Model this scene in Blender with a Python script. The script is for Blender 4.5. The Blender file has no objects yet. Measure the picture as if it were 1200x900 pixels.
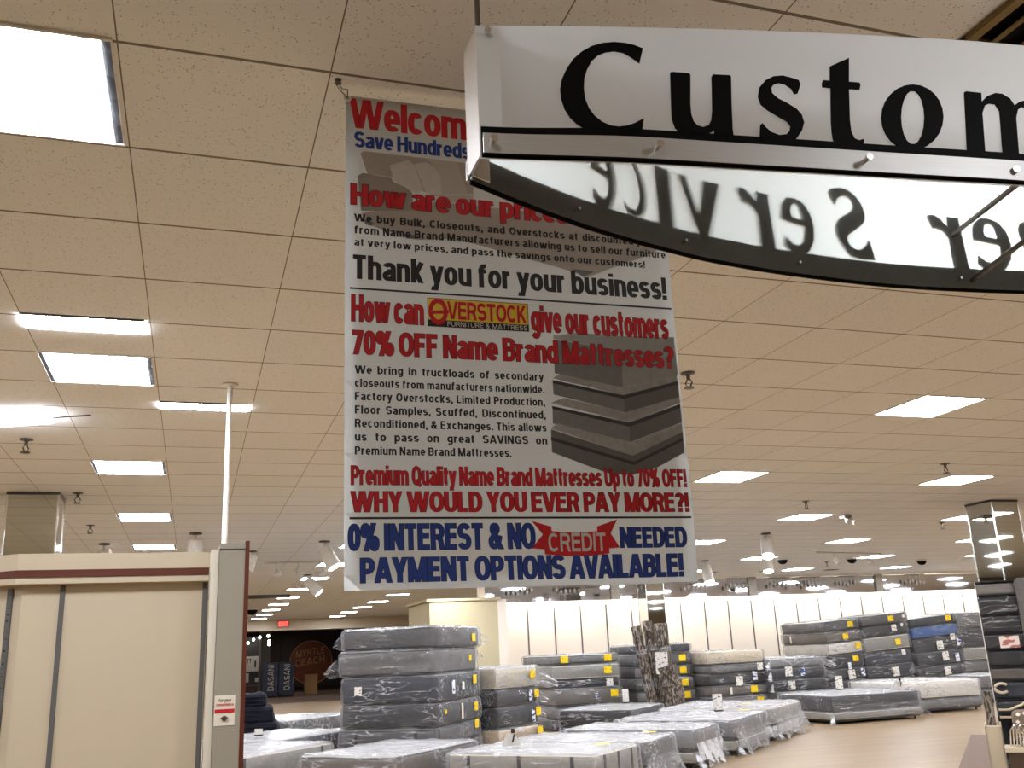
import bpy, bmesh, math, random
from mathutils import Vector, Matrix, noise
from mathutils.geometry import tessellate_polygon
R = math.radians
SC = bpy.context.scene
COL = SC.collection
rnd = random.Random(7)

# ------------------------------------------------------------------ camera, world, exposure
EYE = Vector((0, 0, 1.55))
YAW, PITCH, ROLL, FPX = 0.3263, 0.2763, -0.046, 1111.3
def cam_axes():
    cy, sy, cp, sp = math.cos(YAW), math.sin(YAW), math.cos(PITCH), math.sin(PITCH)
    f = Vector((sy*cp, cy*cp, sp)); r = Vector((cy, -sy, 0)); u = r.cross(f)
    cr, sr = math.cos(ROLL), math.sin(ROLL)
    return cr*r + sr*u, -sr*r + cr*u, f
AX_R, AX_U, AX_F = cam_axes()
cam = bpy.data.cameras.new('camera')
cam.sensor_width = 36; cam.lens = 36*FPX/1200; cam.clip_end = 200; cam.clip_start = .05
camo = bpy.data.objects.new('camera', cam); COL.objects.link(camo)
m3 = Matrix((AX_R, AX_U, -AX_F)).transposed()
camo.matrix_world = Matrix.Translation(EYE) @ m3.to_4x4()
SC.camera = camo
SC.view_settings.view_transform = 'Standard'; SC.view_settings.look = 'None'
SC.view_settings.exposure = 0.0; SC.view_settings.gamma = 1.0; SC.view_settings.use_curve_mapping = False
world = bpy.data.worlds.new('world'); SC.world = world; world.use_nodes = True
world.node_tree.nodes['Background'].inputs[0].default_value = (1, .95, .9, 1)
world.node_tree.nodes['Background'].inputs[1].default_value = 0.05
PANEL_L = 57.0                      # radiance of a ceiling panel
PANEL_COL = (.95, .985, 1.06)
CZ = 3.295                          # ceiling height
G = .61; GX0 = -.294; GY0 = 2.557   # ceiling grid pitch and origin
SC.cycles.max_bounces = 8; SC.cycles.transparent_max_bounces = 16; SC.cycles.diffuse_bounces = 4
SC.cycles.glossy_bounces = 4; SC.cycles.caustics_reflective = False; SC.cycles.caustics_refractive = False
SC.cycles.sample_clamp_indirect = 8

# ------------------------------------------------------------------ materials
def srgb(r, g, b):
    f = lambda c: ((c/255+.055)/1.055)**2.4 if c/255 > .04045 else c/255/12.92
    return (f(r), f(g), f(b), 1)
def new_mat(name):
    m = bpy.data.materials.new(name); m.use_nodes = True
    nt = m.node_tree; b = nt.nodes['Principled BSDF']
    return m, nt, b
def nd(nt, typ, **kw):
    n = nt.nodes.new(typ)
    for k, v in kw.items():
        if hasattr(n, k): setattr(n, k, v)
        else: n.inputs[k.replace('_', ' ')].default_value = v
    return n
def plain(name, col, rough=.55, metal=0, var=.06, scale=8, bump=0, spec=.5):
    """a plain material with slight procedural tone variation"""
    m, nt, b = new_mat(name)
    tc = nd(nt, 'ShaderNodeTexCoord'); no = nd(nt, 'ShaderNodeTexNoise', Scale=scale, Detail=3)
    nt.links.new(tc.outputs['Object'], no.inputs['Vector'])
    mx = nd(nt, 'ShaderNodeMix', data_type='RGBA')
    mx.inputs[6].default_value = tuple(c*(1-var) for c in col[:3])+(1,)
    mx.inputs[7].default_value = tuple(min(1, c*(1+var)) for c in col[:3])+(1,)
    nt.links.new(no.outputs['Fac'], mx.inputs[0]); nt.links.new(mx.outputs[2], b.inputs['Base Color'])
    b.inputs['Roughness'].default_value = rough; b.inputs['Metallic'].default_value = metal
    b.inputs['Specular IOR Level'].default_value = spec
    if bump:
        bp = nd(nt, 'ShaderNodeBump', Strength=bump, Distance=.01)
        nt.links.new(no.outputs['Fac'], bp.inputs['Height']); nt.links.new(bp.outputs[0], b.inputs['Normal'])
    return m
def emit(name, col, s):
    m, nt, b = new_mat(name)
    b.inputs['Base Color'].default_value = col
    b.inputs['Emission Color'].default_value = col; b.inputs['Emission Strength'].default_value = s
    return m
def mathn(nt, op, a, b=None, clamp=False):
    n = nt.nodes.new('ShaderNodeMath'); n.operation = op; n.use_clamp = clamp
    for i, v in enumerate((a, b)):
        if v is None: continue
        if isinstance(v, (int, float)): n.inputs[i].default_value = v
        else: nt.links.new(v, n.inputs[i])
    return n.outputs[0]
def mix(nt, fac, c1, c2):
    n = nd(nt, 'ShaderNodeMix', data_type='RGBA')
    for i, v in ((0, fac), (6, c1), (7, c2)):
        if isinstance(v, (int, float)): n.inputs[i].default_value = v
        elif isinstance(v, tuple): n.inputs[i].default_value = v
        else: nt.links.new(v, n.inputs[i])
    return n.outputs[2]

def ceiling_mat():
    m, nt, b = new_mat('acoustic_tile')
    tc = nd(nt, 'ShaderNodeTexCoord'); sp = nd(nt, 'ShaderNodeSeparateXYZ')
    nt.links.new(tc.outputs['Object'], sp.inputs[0])
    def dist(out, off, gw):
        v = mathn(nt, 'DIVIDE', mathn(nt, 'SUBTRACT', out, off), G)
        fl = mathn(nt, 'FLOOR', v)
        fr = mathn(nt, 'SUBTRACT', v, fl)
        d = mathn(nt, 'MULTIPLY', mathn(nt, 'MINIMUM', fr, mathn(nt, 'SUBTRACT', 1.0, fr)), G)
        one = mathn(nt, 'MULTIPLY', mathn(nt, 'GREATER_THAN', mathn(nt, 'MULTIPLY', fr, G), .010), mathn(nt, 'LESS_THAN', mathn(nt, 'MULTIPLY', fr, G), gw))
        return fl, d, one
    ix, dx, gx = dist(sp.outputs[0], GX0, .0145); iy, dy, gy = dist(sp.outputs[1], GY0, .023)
    d = mathn(nt, 'MINIMUM', dx, dy)
    bar = mathn(nt, 'LESS_THAN', d, .0115)
    groove_shade = mathn(nt, 'MAXIMUM', gx, gy)  # gap and shadow line on one side of each bar, painted into the colour
    cb = nd(nt, 'ShaderNodeCombineXYZ'); nt.links.new(ix, cb.inputs[0]); nt.links.new(iy, cb.inputs[1])
    wn = nd(nt, 'ShaderNodeTexWhiteNoise'); nt.links.new(cb.outputs[0], wn.inputs['Vector'])
    no = nd(nt, 'ShaderNodeTexNoise', Scale=38, Detail=4, Roughness=.7); nt.links.new(tc.outputs['Object'], no.inputs['Vector'])
    vo = nd(nt, 'ShaderNodeTexVoronoi', Scale=95); nt.links.new(tc.outputs['Object'], vo.inputs['Vector'])
    n2 = nd(nt, 'ShaderNodeTexNoise', Scale=60, Detail=1); nt.links.new(tc.outputs['Object'], n2.inputs['Vector'])
    pin = mathn(nt, 'MULTIPLY', mathn(nt, 'LESS_THAN', vo.outputs['Distance'], .22), mathn(nt, 'GREATER_THAN', n2.outputs['Fac'], .52))
    base = mix(nt, wn.outputs['Value'], srgb(230, 231, 231), srgb(235, 236, 236))
    base = mix(nt, mathn(nt, 'MULTIPLY', no.outputs['Fac'], .35), base, srgb(218, 216, 211))
    base = mix(nt, mathn(nt, 'MULTIPLY', pin, .75), base, srgb(92, 80, 66))
    base = mix(nt, bar, base, srgb(229, 229, 226))
    base = mix(nt, mathn(nt, 'MULTIPLY', groove_shade, .9), base, srgb(96, 82, 66))
    nt.links.new(base, b.inputs['Base Color']); b.inputs['Roughness'].default_value = .85
    bp = nd(nt, 'ShaderNodeBump', Strength=.35, Distance=.004)
    nt.links.new(no.outputs['Fac'], bp.inputs['Height']); nt.links.new(bp.outputs[0], b.inputs['Normal'])
    return m
def floor_mat():
    m, nt, b = new_mat('plank_floor')
    tc = nd(nt, 'ShaderNodeTexCoord'); mp = nd(nt, 'ShaderNodeMapping'); mp.inputs['Rotation'].default_value[2] = R(8)
    nt.links.new(tc.outputs['Object'], mp.inputs[0])
    br = nd(nt, 'ShaderNodeTexBrick', Scale=1, Mortar_Size=.004, Brick_Width=1.2, Row_Height=.16)
    br.inputs['Color1'].default_value = srgb(150, 130, 104); br.inputs['Color2'].default_value = srgb(136, 115, 89)
    br.inputs['Mortar'].default_value = srgb(150, 126, 98); nt.links.new(mp.outputs[0], br.inputs[0])
    mp2 = nd(nt, 'ShaderNodeMapping'); mp2.inputs['Scale'].default_value = (1.2, 14, 1); nt.links.new(mp.outputs[0], mp2.inputs[0])
    no = nd(nt, 'ShaderNodeTexNoise', Scale=1.6, Detail=5); nt.links.new(mp2.outputs[0], no.inputs['Vector'])
    c = mix(nt, mathn(nt, 'MULTIPLY', no.outputs['Fac'], .65), br.outputs['Color'], srgb(140, 118, 92))
    nt.links.new(c, b.inputs['Base Color']); b.inputs['Roughness'].default_value = .36; b.inputs['Specular IOR Level'].default_value = .2
    return m
def wrap_mat(name, base=.07, streak=.5, tint=(214, 214, 217)):
    """thin clear polythene: mostly transparent, milky along the wrinkles, glossy"""
    m, nt, b = new_mat(name)
    out = nt.nodes['Material Output']
    tc = nd(nt, 'ShaderNodeTexCoord'); mp = nd(nt, 'ShaderNodeMapping')
    mp.inputs['Rotation'].default_value = (.4, .7, .5); mp.inputs['Scale'].default_value = (1.3, 8.5, 8.5)
    oi = nd(nt, 'ShaderNodeObjectInfo')
    ad = nd(nt, 'ShaderNodeVectorMath'); ad.operation = 'ADD'
    nt.links.new(tc.outputs['Object'], ad.inputs[0]); nt.links.new(oi.outputs['Location'], ad.inputs[1])
    nt.links.new(ad.outputs[0], mp.inputs[0])
    no = nd(nt, 'ShaderNodeTexNoise', Scale=1.3, Detail=2.5, Roughness=.5, Distortion=.4)
    nt.links.new(mp.outputs[0], no.inputs['Vector'])
    ridge = mathn(nt, 'ABSOLUTE', mathn(nt, 'SUBTRACT', no.outputs['Fac'], .5))
    line = mathn(nt, 'SUBTRACT', 1.0, mathn(nt, 'MULTIPLY', ridge, 32.0), clamp=True)
    n2 = nd(nt, 'ShaderNodeTexNoise', Scale=2.3, Detail=2); nt.links.new(ad.outputs[0], n2.inputs['Vector'])
    line = mathn(nt, 'MULTIPLY', line, mathn(nt, 'MULTIPLY', mathn(nt, 'SUBTRACT', n2.outputs['Fac'], .38), 5.0, clamp=True))
    lw = nd(nt, 'ShaderNodeFresnel', IOR=1.45)
    a = mathn(nt, 'ADD', base, mathn(nt, 'MULTIPLY', line, streak))
    a = mathn(nt, 'ADD', a, mathn(nt, 'MULTIPLY', lw.outputs[0], .55), clamp=True)
    a = mathn(nt, 'MINIMUM', a, .93)
    tr = nd(nt, 'ShaderNodeBsdfTransparent')
    b.inputs['Base Color'].default_value = srgb(*tint); b.inputs['Roughness'].default_value = .22
    b.inputs['Specular IOR Level'].default_value = .8
    bp = nd(nt, 'ShaderNodeBump', Strength=.7, Distance=.03); nt.links.new(no.outputs['Fac'], bp.inputs['Height'])
    nt.links.new(bp.outputs[0], b.inputs['Normal'])
    ms = nd(nt, 'ShaderNodeMixShader'); nt.links.new(a, ms.inputs[0]); nt.links.new(tr.outputs[0], ms.inputs[1]); nt.links.new(b.outputs[0], ms.inputs[2])
    nt.links.new(ms.outputs[0], out.inputs[0])
    return m
def quilt_mat(name, col, dark=.25, scale=9):
    m, nt, b = new_mat(name)
    tc = nd(nt, 'ShaderNodeTexCoord')
    vo = nd(nt, 'ShaderNodeTexVoronoi', Scale=scale, feature='DISTANCE_TO_EDGE'); nt.links.new(tc.outputs['Object'], vo.inputs['Vector'])
    no = nd(nt, 'ShaderNodeTexNoise', Scale=30, Detail=3); nt.links.new(tc.outputs['Object'], no.inputs['Vector'])
    f = mathn(nt, 'SUBTRACT', 1.0, mathn(nt, 'MULTIPLY', vo.outputs[0], 9.0), clamp=True)
    f = mathn(nt, 'ADD', mathn(nt, 'MULTIPLY', f, dark), mathn(nt, 'MULTIPLY', no.outputs['Fac'], dark*.8))
    c = mix(nt, f, col, tuple(x*.45 for x in col[:3])+(1,))
    nt.links.new(c, b.inputs['Base Color']); b.inputs['Roughness'].default_value = .8
    bp = nd(nt, 'ShaderNodeBump', Strength=.5, Distance=.02); nt.links.new(vo.outputs[0], bp.inputs['Height']); nt.links.new(bp.outputs[0], b.inputs['Normal'])
    return m
def print_mat(name, paper, ink, scale, thr=.55):
    """a card with small illegible print"""
    m, nt, b = new_mat(name)
    tc = nd(nt, 'ShaderNodeTexCoord'); mp = nd(nt, 'ShaderNodeMapping'); mp.inputs['Scale'].default_value = (scale*.45, scale*.45, scale)
    nt.links.new(tc.outputs['Object'], mp.inputs[0])
    no = nd(nt, 'ShaderNodeTexNoise', Scale=1, Detail=2); nt.links.new(mp.outputs[0], no.inputs['Vector'])
    c = mix(nt, mathn(nt, 'GREATER_THAN', no.outputs['Fac'], thr), paper, ink)
    nt.links.new(c, b.inputs['Base Color']); b.inputs['Roughness'].default_value = .5
    return m
def frost_mat(name, col, trans=.6):
    m, nt, b = new_mat(name); out = nt.nodes['Material Output']
    b.inputs['Base Color'].default_value = col; b.inputs['Roughness'].default_value = .35
    t = nd(nt, 'ShaderNodeBsdfTranslucent'); t.inputs[0].default_value = col
    ms = nd(nt, 'ShaderNodeMixShader'); ms.inputs[0].default_value = trans
    nt.links.new(b.outputs[0], ms.inputs[1]); nt.links.new(t.outputs[0], ms.inputs[2]); nt.links.new(ms.outputs[0], out.inputs[0])
    return m
def brushed_mat(name, col, rough):
    m, nt, b = new_mat(name)
    tc = nd(nt, 'ShaderNodeTexCoord'); mp = nd(nt, 'ShaderNodeMapping'); mp.inputs['Scale'].default_value = (4, 4, 260)
    nt.links.new(tc.outputs['Object'], mp.inputs[0])
    no = nd(nt, 'ShaderNodeTexNoise', Scale=2, Detail=3); nt.links.new(mp.outputs[0], no.inputs['Vector'])
    nt.links.new(mix(nt, no.outputs['Fac'], tuple(c*.8 for c in col[:3])+(1,), col), b.inputs['Base Color'])
    b.inputs['Metallic'].default_value = 1; b.inputs['Roughness'].default_value = rough
    return m
def mirror_mat(name, col, rough):
    m, nt, b = new_mat(name)
    b.inputs['Base Color'].default_value = col; b.inputs['Metallic'].default_value = 1; b.inputs['Roughness'].default_value = rough
    return m
def camo_mat():
    m, nt, b = new_mat('patterned_pile')
    tc = nd(nt, 'ShaderNodeTexCoord')
    mp = nd(nt, 'ShaderNodeMapping'); mp.inputs['Scale'].default_value = (1, 1, .3); nt.links.new(tc.outputs['Object'], mp.inputs[0])
    vo = nd(nt, 'ShaderNodeTexVoronoi', Scale=26); nt.links.new(mp.outputs[0], vo.inputs['Vector'])
    no = nd(nt, 'ShaderNodeTexNoise', Scale=34, Detail=5, Distortion=.4); nt.links.new(mp.outputs[0], no.inputs['Vector'])
    c = mix(nt, mathn(nt, 'GREATER_THAN', no.outputs['Fac'], .53), srgb(62, 52, 45), srgb(122, 111, 99))
    c = mix(nt, mathn(nt, 'GREATER_THAN', vo.outputs['Distance'], .72), c, srgb(150, 142, 131))
    nt.links.new(c, b.inputs['Base Color']); b.inputs['Roughness'].default_value = .9
    return m
def dot_mat(name, ground, dot, scale):
    m, nt, b = new_mat(name)
    tc = nd(nt, 'ShaderNodeTexCoord'); vo = nd(nt, 'ShaderNodeTexVoronoi', Scale=scale, distance='MANHATTAN'); vo.inputs['Randomness'].default_value = .25
    nt.links.new(tc.outputs['Object'], vo.inputs['Vector'])
    nt.links.new(mix(nt, mathn(nt, 'LESS_THAN', vo.outputs['Distance'], .36), ground, dot), b.inputs['Base Color'])
    b.inputs['Roughness'].default_value = .8
    return m

M = {}
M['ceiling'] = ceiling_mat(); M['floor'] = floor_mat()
M['panel'] = emit('light_diffuser', PANEL_COL+(1,), PANEL_L)
M['black'] = plain('black_paint', (.012, .012, .012, 1), .4)
M['letter'] = plain('black_letter', (.004, .004, .004, 1), .6, spec=.08)
M['white_wall'] = plain('white_wall', srgb(240, 230, 216), .7, var=.02, scale=2)
M['cream'] = plain('cream_laminate', srgb(198, 183, 157), .5, var=.03, scale=3)
M['cream_dull'] = plain('cream_wall', srgb(196, 184, 150), .7, var=.02, scale=2)
M['ivory'] = plain('ivory_edge', srgb(226, 218, 200), .5, var=.02)
M['post_grey'] = plain('post_grey', srgb(152, 145, 130), .45, var=.02)
M['brown'] = plain('mahogany', srgb(92, 40, 22), .4, var=.12, scale=20)
M['slot'] = dot_mat('slotted_steel', srgb(92, 90, 88), srgb(24, 22, 22), 40)
M['slotfar'] = plain('slotted_channel', srgb(96, 92, 90), .5)
M['mirror'] = mirror_mat('mirror_clad', (.56, .57, .53, 1), .03)
M['mirror_val'] = mirror_mat('mirror_valance', (.6, .6, .63, 1), .05)
M['white'] = plain('white_paint', srgb(246, 243, 237), .45, var=.02)
M['chrome'] = mirror_mat('chrome', (.75, .74, .72, 1), .18)
M['bracket'] = plain('bracket_strip', srgb(226, 230, 228), .35, var=.03, spec=.6)
M['alu'] = brushed_mat('brushed_aluminium', (.62, .61, .58, 1), .5)
M['steel'] = plain('dark_steel', srgb(92, 88, 82), .35, metal=.8)
M['frost_front'] = frost_mat('frosted_acrylic_front', srgb(232, 232, 230), .5)
M['frost_back'] = frost_mat('frosted_acrylic_back', srgb(238, 246, 242), .84)
M['vinyl'] = plain('banner_vinyl', srgb(199, 198, 194), .5, var=.02, scale=3)
M['red'] = plain('red_ink', srgb(196, 20, 34), .5, var=.03)
M['dkred'] = plain('dark_red_ink', srgb(70, 10, 12), .5)
M['blue'] = plain('blue_ink', srgb(26, 58, 140), .5, var=.03)
M['dkblue'] = plain('dark_blue_ink', srgb(10, 16, 60), .5)
M['ink'] = plain('black_ink', srgb(20, 18, 20), .5)
M['yellow_ink'] = plain('yellow_ink', srgb(222, 190, 60), .5)
M['olive'] = plain('olive_grille', srgb(120, 98, 52), .6, var=.1)
M['tag_y'] = print_mat('yellow_tag', srgb(246, 210, 20), srgb(176, 138, 12), 60, .6)
M['tag_w'] = print_mat('white_tag', srgb(226, 222, 214), srgb(60, 58, 56), 40, .6)
M['tag_b'] = print_mat('blue_white_tag', srgb(225, 226, 230), srgb(40, 70, 130), 22, .55)
M['price_red'] = print_mat('red_price_card', srgb(222, 212, 204), srgb(176, 104, 94), 16, .52)
M['clear'] = wrap_mat('clear_acrylic', .02, 0)
M['wrap'] = wrap_mat('clear_plastic_wrap'); M['wrap_thick'] = wrap_mat('milky_plastic_wrap', .22, .5)
M['wrap_bed'] = wrap_mat('draped_plastic_film', .2, .6)
M['wrap_light'] = wrap_mat('light_plastic_wrap', .04, .35)
def fab(name, r, g, b, d=.2): M[name] = quilt_mat('fabric_'+name, srgb(r, g, b), d)
fab('grey', 110, 107, 105); fab('midgrey', 84, 82, 83); fab('dark', 44, 43, 46); fab('charcoal', 29, 29, 34); fab('navygrey', 38, 43, 55)
fab('black', 24, 24, 28); fab('lightgrey', 152, 148, 141); fab('white', 226, 222, 214); fab('cream_f', 214, 200, 172); fab('taupe', 108, 99, 91)
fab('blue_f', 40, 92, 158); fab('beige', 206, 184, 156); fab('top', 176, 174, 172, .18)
M['band'] = plain('dark_band', srgb(40, 38, 38), .7)
M['navy'] = plain('navy_cloth', srgb(9, 12, 28), .95, var=.2, scale=14, bump=.3)
M['rug'] = plain('brown_carpet', srgb(112, 92, 80), .95, var=.12, scale=30, bump=.3)
M['camo'] = camo_mat()
M['card'] = plain('cardboard', srgb(178, 140, 98), .8)
M['mural_dark'] = plain('mall_wall', srgb(58, 44, 38), .7)
M['cush'] = dot_mat('diamond_cushion', srgb(112, 96, 82), srgb(226, 216, 200), 13)
M['brownbox'] = plain('dark_brown_box', srgb(66, 48, 30), .6)
M['navypanel'] = plain('navy_panel', srgb(14, 27, 64), .35)
M['muralbg'] = plain('mural_board', srgb(46, 36, 34), .7, var=.3, scale=3)
M['muraldisc'] = plain('mural_disc', srgb(120, 62, 36), .7, var=.3, scale=4)
M['midpaint'] = plain('grey_paint', srgb(150, 146, 140), .6)
M['exitbox'] = plain('exit_housing', srgb(200, 120, 112), .5)
M['bulb'] = emit('bulb', (1, .95, .85, 1), 12)
M['drop'] = plain('reflection_drop', srgb(240, 240, 242), .15, spec=.9)
M['spot'] = emit('spot_face', (1, .95, .86, 1), 30)
M['exit'] = emit('exit_red', (1, .08, .06, 1), 3)

# ------------------------------------------------------------------ mesh helpers
class MB:
    def __init__(s): s.bm = bmesh.new(); s.mats = []
    def mi(s, m):
        if m not in s.mats: s.mats.append(m)
        return s.mats.index(m)
    def quad(s, pts, m=None):
        f = s.bm.faces.new([s.bm.verts.new(p) for p in pts])
        if m: f.material_index = s.mi(m)
        return f
    def box(s, x0, y0, z0, x1, y1, z1, bevel=0, m=None):
        g = bmesh.ops.create_cube(s.bm, size=1)
        for v in g['verts']:
            v.co = Vector(((x0+x1)/2+v.co.x*(x1-x0), (y0+y1)/2+v.co.y*(y1-y0), (z0+z1)/2+v.co.z*(z1-z0)))
        if bevel:
            es = list({e for v in g['verts'] for e in v.link_edges})
            bmesh.ops.bevel(s.bm, geom=es, offset=bevel, segments=2, affect='EDGES')
        return s
    def obox(s, c, ux, uy, uz, hx, hy, hz, bevel=0):
        g = bmesh.ops.create_cube(s.bm, size=2)
        for v in g['verts']: v.co = Vector(c)+Vector(ux)*v.co.x*hx+Vector(uy)*v.co.y*hy+Vector(uz)*v.co.z*hz
        if bevel:
            es = list({e for v in g['verts'] for e in v.link_edges})
            bmesh.ops.bevel(s.bm, geom=es, offset=bevel, segments=2, affect='EDGES')
        return s
    def tube(s, pts, r, n=8, cap=True, closed=False):
        pts = [Vector(p) for p in pts]; rings = []
        rr = r if isinstance(r, (list, tuple)) else [r]*len(pts)
        for i, p in enumerate(pts):
            a = pts[i-1] if (i or closed) else p; b = pts[(i+1) % len(pts)] if (i < len(pts)-1 or closed) else p
            t = (b-a).normalized()
            up = Vector((0, 0, 1)) if abs(t.z) < .9 else Vector((1, 0, 0))
            x = t.cross(up).normalized(); y = x.cross(t)
            rings.append([s.bm.verts.new(p+(x*math.cos(2*math.pi*k/n)+y*math.sin(2*math.pi*k/n))*rr[i]) for k in range(n)])
        m = len(rings)
        for i in range(m if closed else m-1):
            for k in range(n):
                s.bm.faces.new((rings[i][k], rings[i][(k+1) % n], rings[(i+1) % m][(k+1) % n], rings[(i+1) % m][k]))
        if cap and not closed:
            s.bm.faces.new(rings[0][::-1]); s.bm.faces.new(rings[-1])
        return s
    def lathe(s, prof, n=16, c=(0, 0, 0)):
        c = Vector(c); rings = []
        for r, z in prof: rings.append([s.bm.verts.new(c+Vector((max(r, .0005)*math.cos(2*math.pi*k/n), max(r, .0005)*math.sin(2*math.pi*k/n), z))) for k in range(n)])
        for a, b in zip(rings, rings[1:]):
            for k in range(n): s.bm.faces.new((a[k], a[(k+1) % n], b[(k+1) % n], b[k]))
        s.bm.faces.new(rings[0][::-1]); s.bm.faces.new(rings[-1])
        return s
    def build(s, name, mat=None, parent=None, smooth=False, kind=None, loc=None, rot=None):
        bmesh.ops.recalc_face_normals(s.bm, faces=s.bm.faces)
        me = bpy.data.meshes.new(name); s.bm.to_mesh(me); s.bm.free()
        for m in ([mat] if mat else [])+s.mats: me.materials.append(m)
        if smooth:
            for p in me.polygons: p.use_smooth = True
        return link(name, me, parent, kind, loc, rot)
def link(name, me, parent=None, kind=None, loc=None, rot=None):
    o = bpy.data.objects.new(name, me); COL.objects.link(o)
    if parent: o.parent = parent
    if kind: o['kind'] = kind
    if loc: o.location = loc
    if rot: o.rotation_euler = rot
    return o
def tag(o, label, cat, group=None):
    o['label'] = label; o['category'] = cat
    if group: o['group'] = group
    return o
def thing(name, label, cat, loc=(0, 0, 0), rz=0, group=None, tilt=(0, 0)):
    o = bpy.data.objects.new(name, None); COL.objects.link(o)
    o.empty_display_size = .1; o.location = loc; o.rotation_euler = (tilt[0], tilt[1], rz)
    return tag(o, label, cat, group)
def struct(name, mb, mat, smooth=False): return mb.build(name, mat, None, smooth, 'structure')
ORD = ['topmost', 'second', 'third', 'fourth', 'fifth', 'sixth', 'seventh', 'eighth', 'ninth', 'tenth', 'eleventh', 'twelfth', 'thirteenth']
NTH = ['nearest'] + ORD[1:]

# ------------------------------------------------------------------ bold block lettering built from strokes
XH = .76
def se(cx, cy, rx, ry, a0, a1, n=None, p=2.35):
    n = n or max(3, int(abs(a1-a0)/18))
    out = []
    for i in range(n+1):
        a = R(a0+(a1-a0)*i/n); c, s_ = math.cos(a), math.sin(a)
        out.append((cx+rx*math.copysign(abs(c)**(2/p), c), cy+ry*math.copysign(abs(s_)**(2/p), s_)))
    return out
def bowl(w, y0, y1, t):      # closed ring
    h = t/2
    return se(w/2, (y0+y1)/2, w/2-h, (y1-y0)/2-h, 0, 360, 24)
def glyph(ch, t):
    """advance width, list of centre-line strokes, (clip low, clip high)"""
    h = t/2; X = XH; D = -.26
    n = lambda w, st, lo=0, hi=1: (w, st, (lo, hi))
    V = lambda x, a=0, b=1: [(x, a), (x, b)]
    if ch == ' ': return n(.3, [])
    if ch == 'A': w = .84; return n(w, [[(h*.75-.03, -.08), (w/2, 1.12), (w-h*.75+.03, -.08)], [(w*.22, .27), (w*.78, .27)]])
    if ch == 'B': w = .76; r = .77-h; return n(w, [V(h), [(h, 1-h), (w*.5, 1-h)]+se(w*.5, (1-h+.53)/2, w*.46-h, (1-h-.53)/2, 90, -90)+[(h, .53)], [(h, .53), (w*.5, .53)]+se(w*.5, (.53+h)/2, w*.5-h, (.53-h)/2, 90, -90)+[(h, h)]])
    if ch == 'C': w = .8; return n(w, [se(w/2, .5, w/2-h, .5-h, 42, 318, 20)])
    if ch == 'D': w = .8; return n(w, [V(h), [(h, 1-h), (w*.45, 1-h)]+se(w*.45, .5, w*.55-h, .5-h, 90, -90, 12)+[(h, h)]])
    if ch == 'E': w = .68; return n(w, [V(h), [(h, 1-h), (w, 1-h)], [(h, .52), (w*.94, .52)], [(h, h), (w, h)]])
    if ch == 'F': w = .64; return n(w, [V(h), [(h, 1-h), (w, 1-h)], [(h, .5), (w*.9, .5)]])
    if ch == 'G': w = .84; return n(w, [se(w/2, .5, w/2-h, .5-h, 42, 318, 20), [(w-h, .02), (w-h, .5)], [(w*.52, .44), (w, .44)]])
    if ch == 'H': w = .78; return n(w, [V(h), V(w-h), [(h, .52), (w-h, .52)]])
    if ch == 'I': return n(t, [V(h)])
    if ch == 'J': w = .6; return n(w, [[(w-h, 1), (w-h, .3)]+se(w/2, .3, w/2-h, .3-h, 0, -180)])
    if ch == 'K': w = .8; return n(w, [V(h), [(h, .3), (w-h*1.0, 1.12)], [(w*.38, .55), (w-h*.7, -.1)]])
    if ch == 'L': w = .62; return n(w, [V(h), [(h, h), (w, h)]])
    if ch == 'M': w = 1.02; return n(w, [V(h), V(w-h), [(h*.9, 1.1), (w/2, -.02), (w-h*.9, 1.1)]])
    if ch == 'N': w = .78; return n(w, [V(h), V(w-h), [(h*.8, 1.08), (w-h*.8, -.08)]])
    if ch == 'O': w = .84; return n(w, [bowl(w, 0, 1, t)])
    if ch == 'P': w = .72; return n(w, [V(h), [(h, 1-h), (w*.5, 1-h)]+se(w*.5, (1-h+.45)/2, w*.5-h, (1-h-.45)/2, 90, -90)+[(h, .45)]])
    if ch == 'Q': w = .84; return n(w, [bowl(w, 0, 1, t), [(w*.55, .3), (w*.98, -.06)]], -.08)
    if ch == 'R': w = .78; return n(w, [V(h), [(h, 1-h), (w*.5, 1-h)]+se(w*.5, (1-h+.48)/2, w*.47-h, (1-h-.48)/2, 90, -90)+[(h, .48)], [(w*.42, .5), (w*.7, .4), (w-h*.9, -.06)]])
    if ch == 'S': w = .74; return n(w, [se(w/2, .5+(.5-h)/2, w/2-h, (.5-h)/2, 25, 180, 8)+se(w/2, .5+(.5-h)/2, w/2-h, (.5-h)/2, 195, 270, 4)[:-1]+se(w/2, (.5-h)/2+h, w/2-h, (.5-h)/2, 90, -10, 5)+se(w/2, (.5-h)/2+h, w/2-h, (.5-h)/2, -25, -160, 7)])
    if ch == 'T': w = .7; return n(w, [V(w/2), [(0, 1-h), (w, 1-h)]])
    if ch == 'U': w = .78; return n(w, [[(h, 1), (h, .36)]+se(w/2, .36, w/2-h, .36-h, 180, 360)+[(w-h, 1)]])
    if ch == 'V': w = .8; return n(w, [[(h*.75-.03, 1.08), (w/2, -.12), (w-h*.75+.03, 1.08)]])
    if ch == 'W': w = 1.36; return n(w, [[(h*.7-.02, 1.08), (w*.27, -.14), (w/2, 1.14), (w*.73, -.14), (w-h*.7+.02, 1.08)]])
    if ch == 'X': w = .8; return n(w, [[(h*.5, -.1), (w-h*.5, 1.1)], [(h*.5, 1.1), (w-h*.5, -.1)]])
    if ch == 'Y': w = .8; return n(w, [V(w/2, 0, .45), [(h*.6, 1.1), (w/2, .36), (w-h*.6, 1.1)]])
    if ch == 'Z': w = .68; return n(w, [[(0, 1-h), (w-h*1.2, 1-h), (h*1.2, h), (w, h)]])
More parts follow.
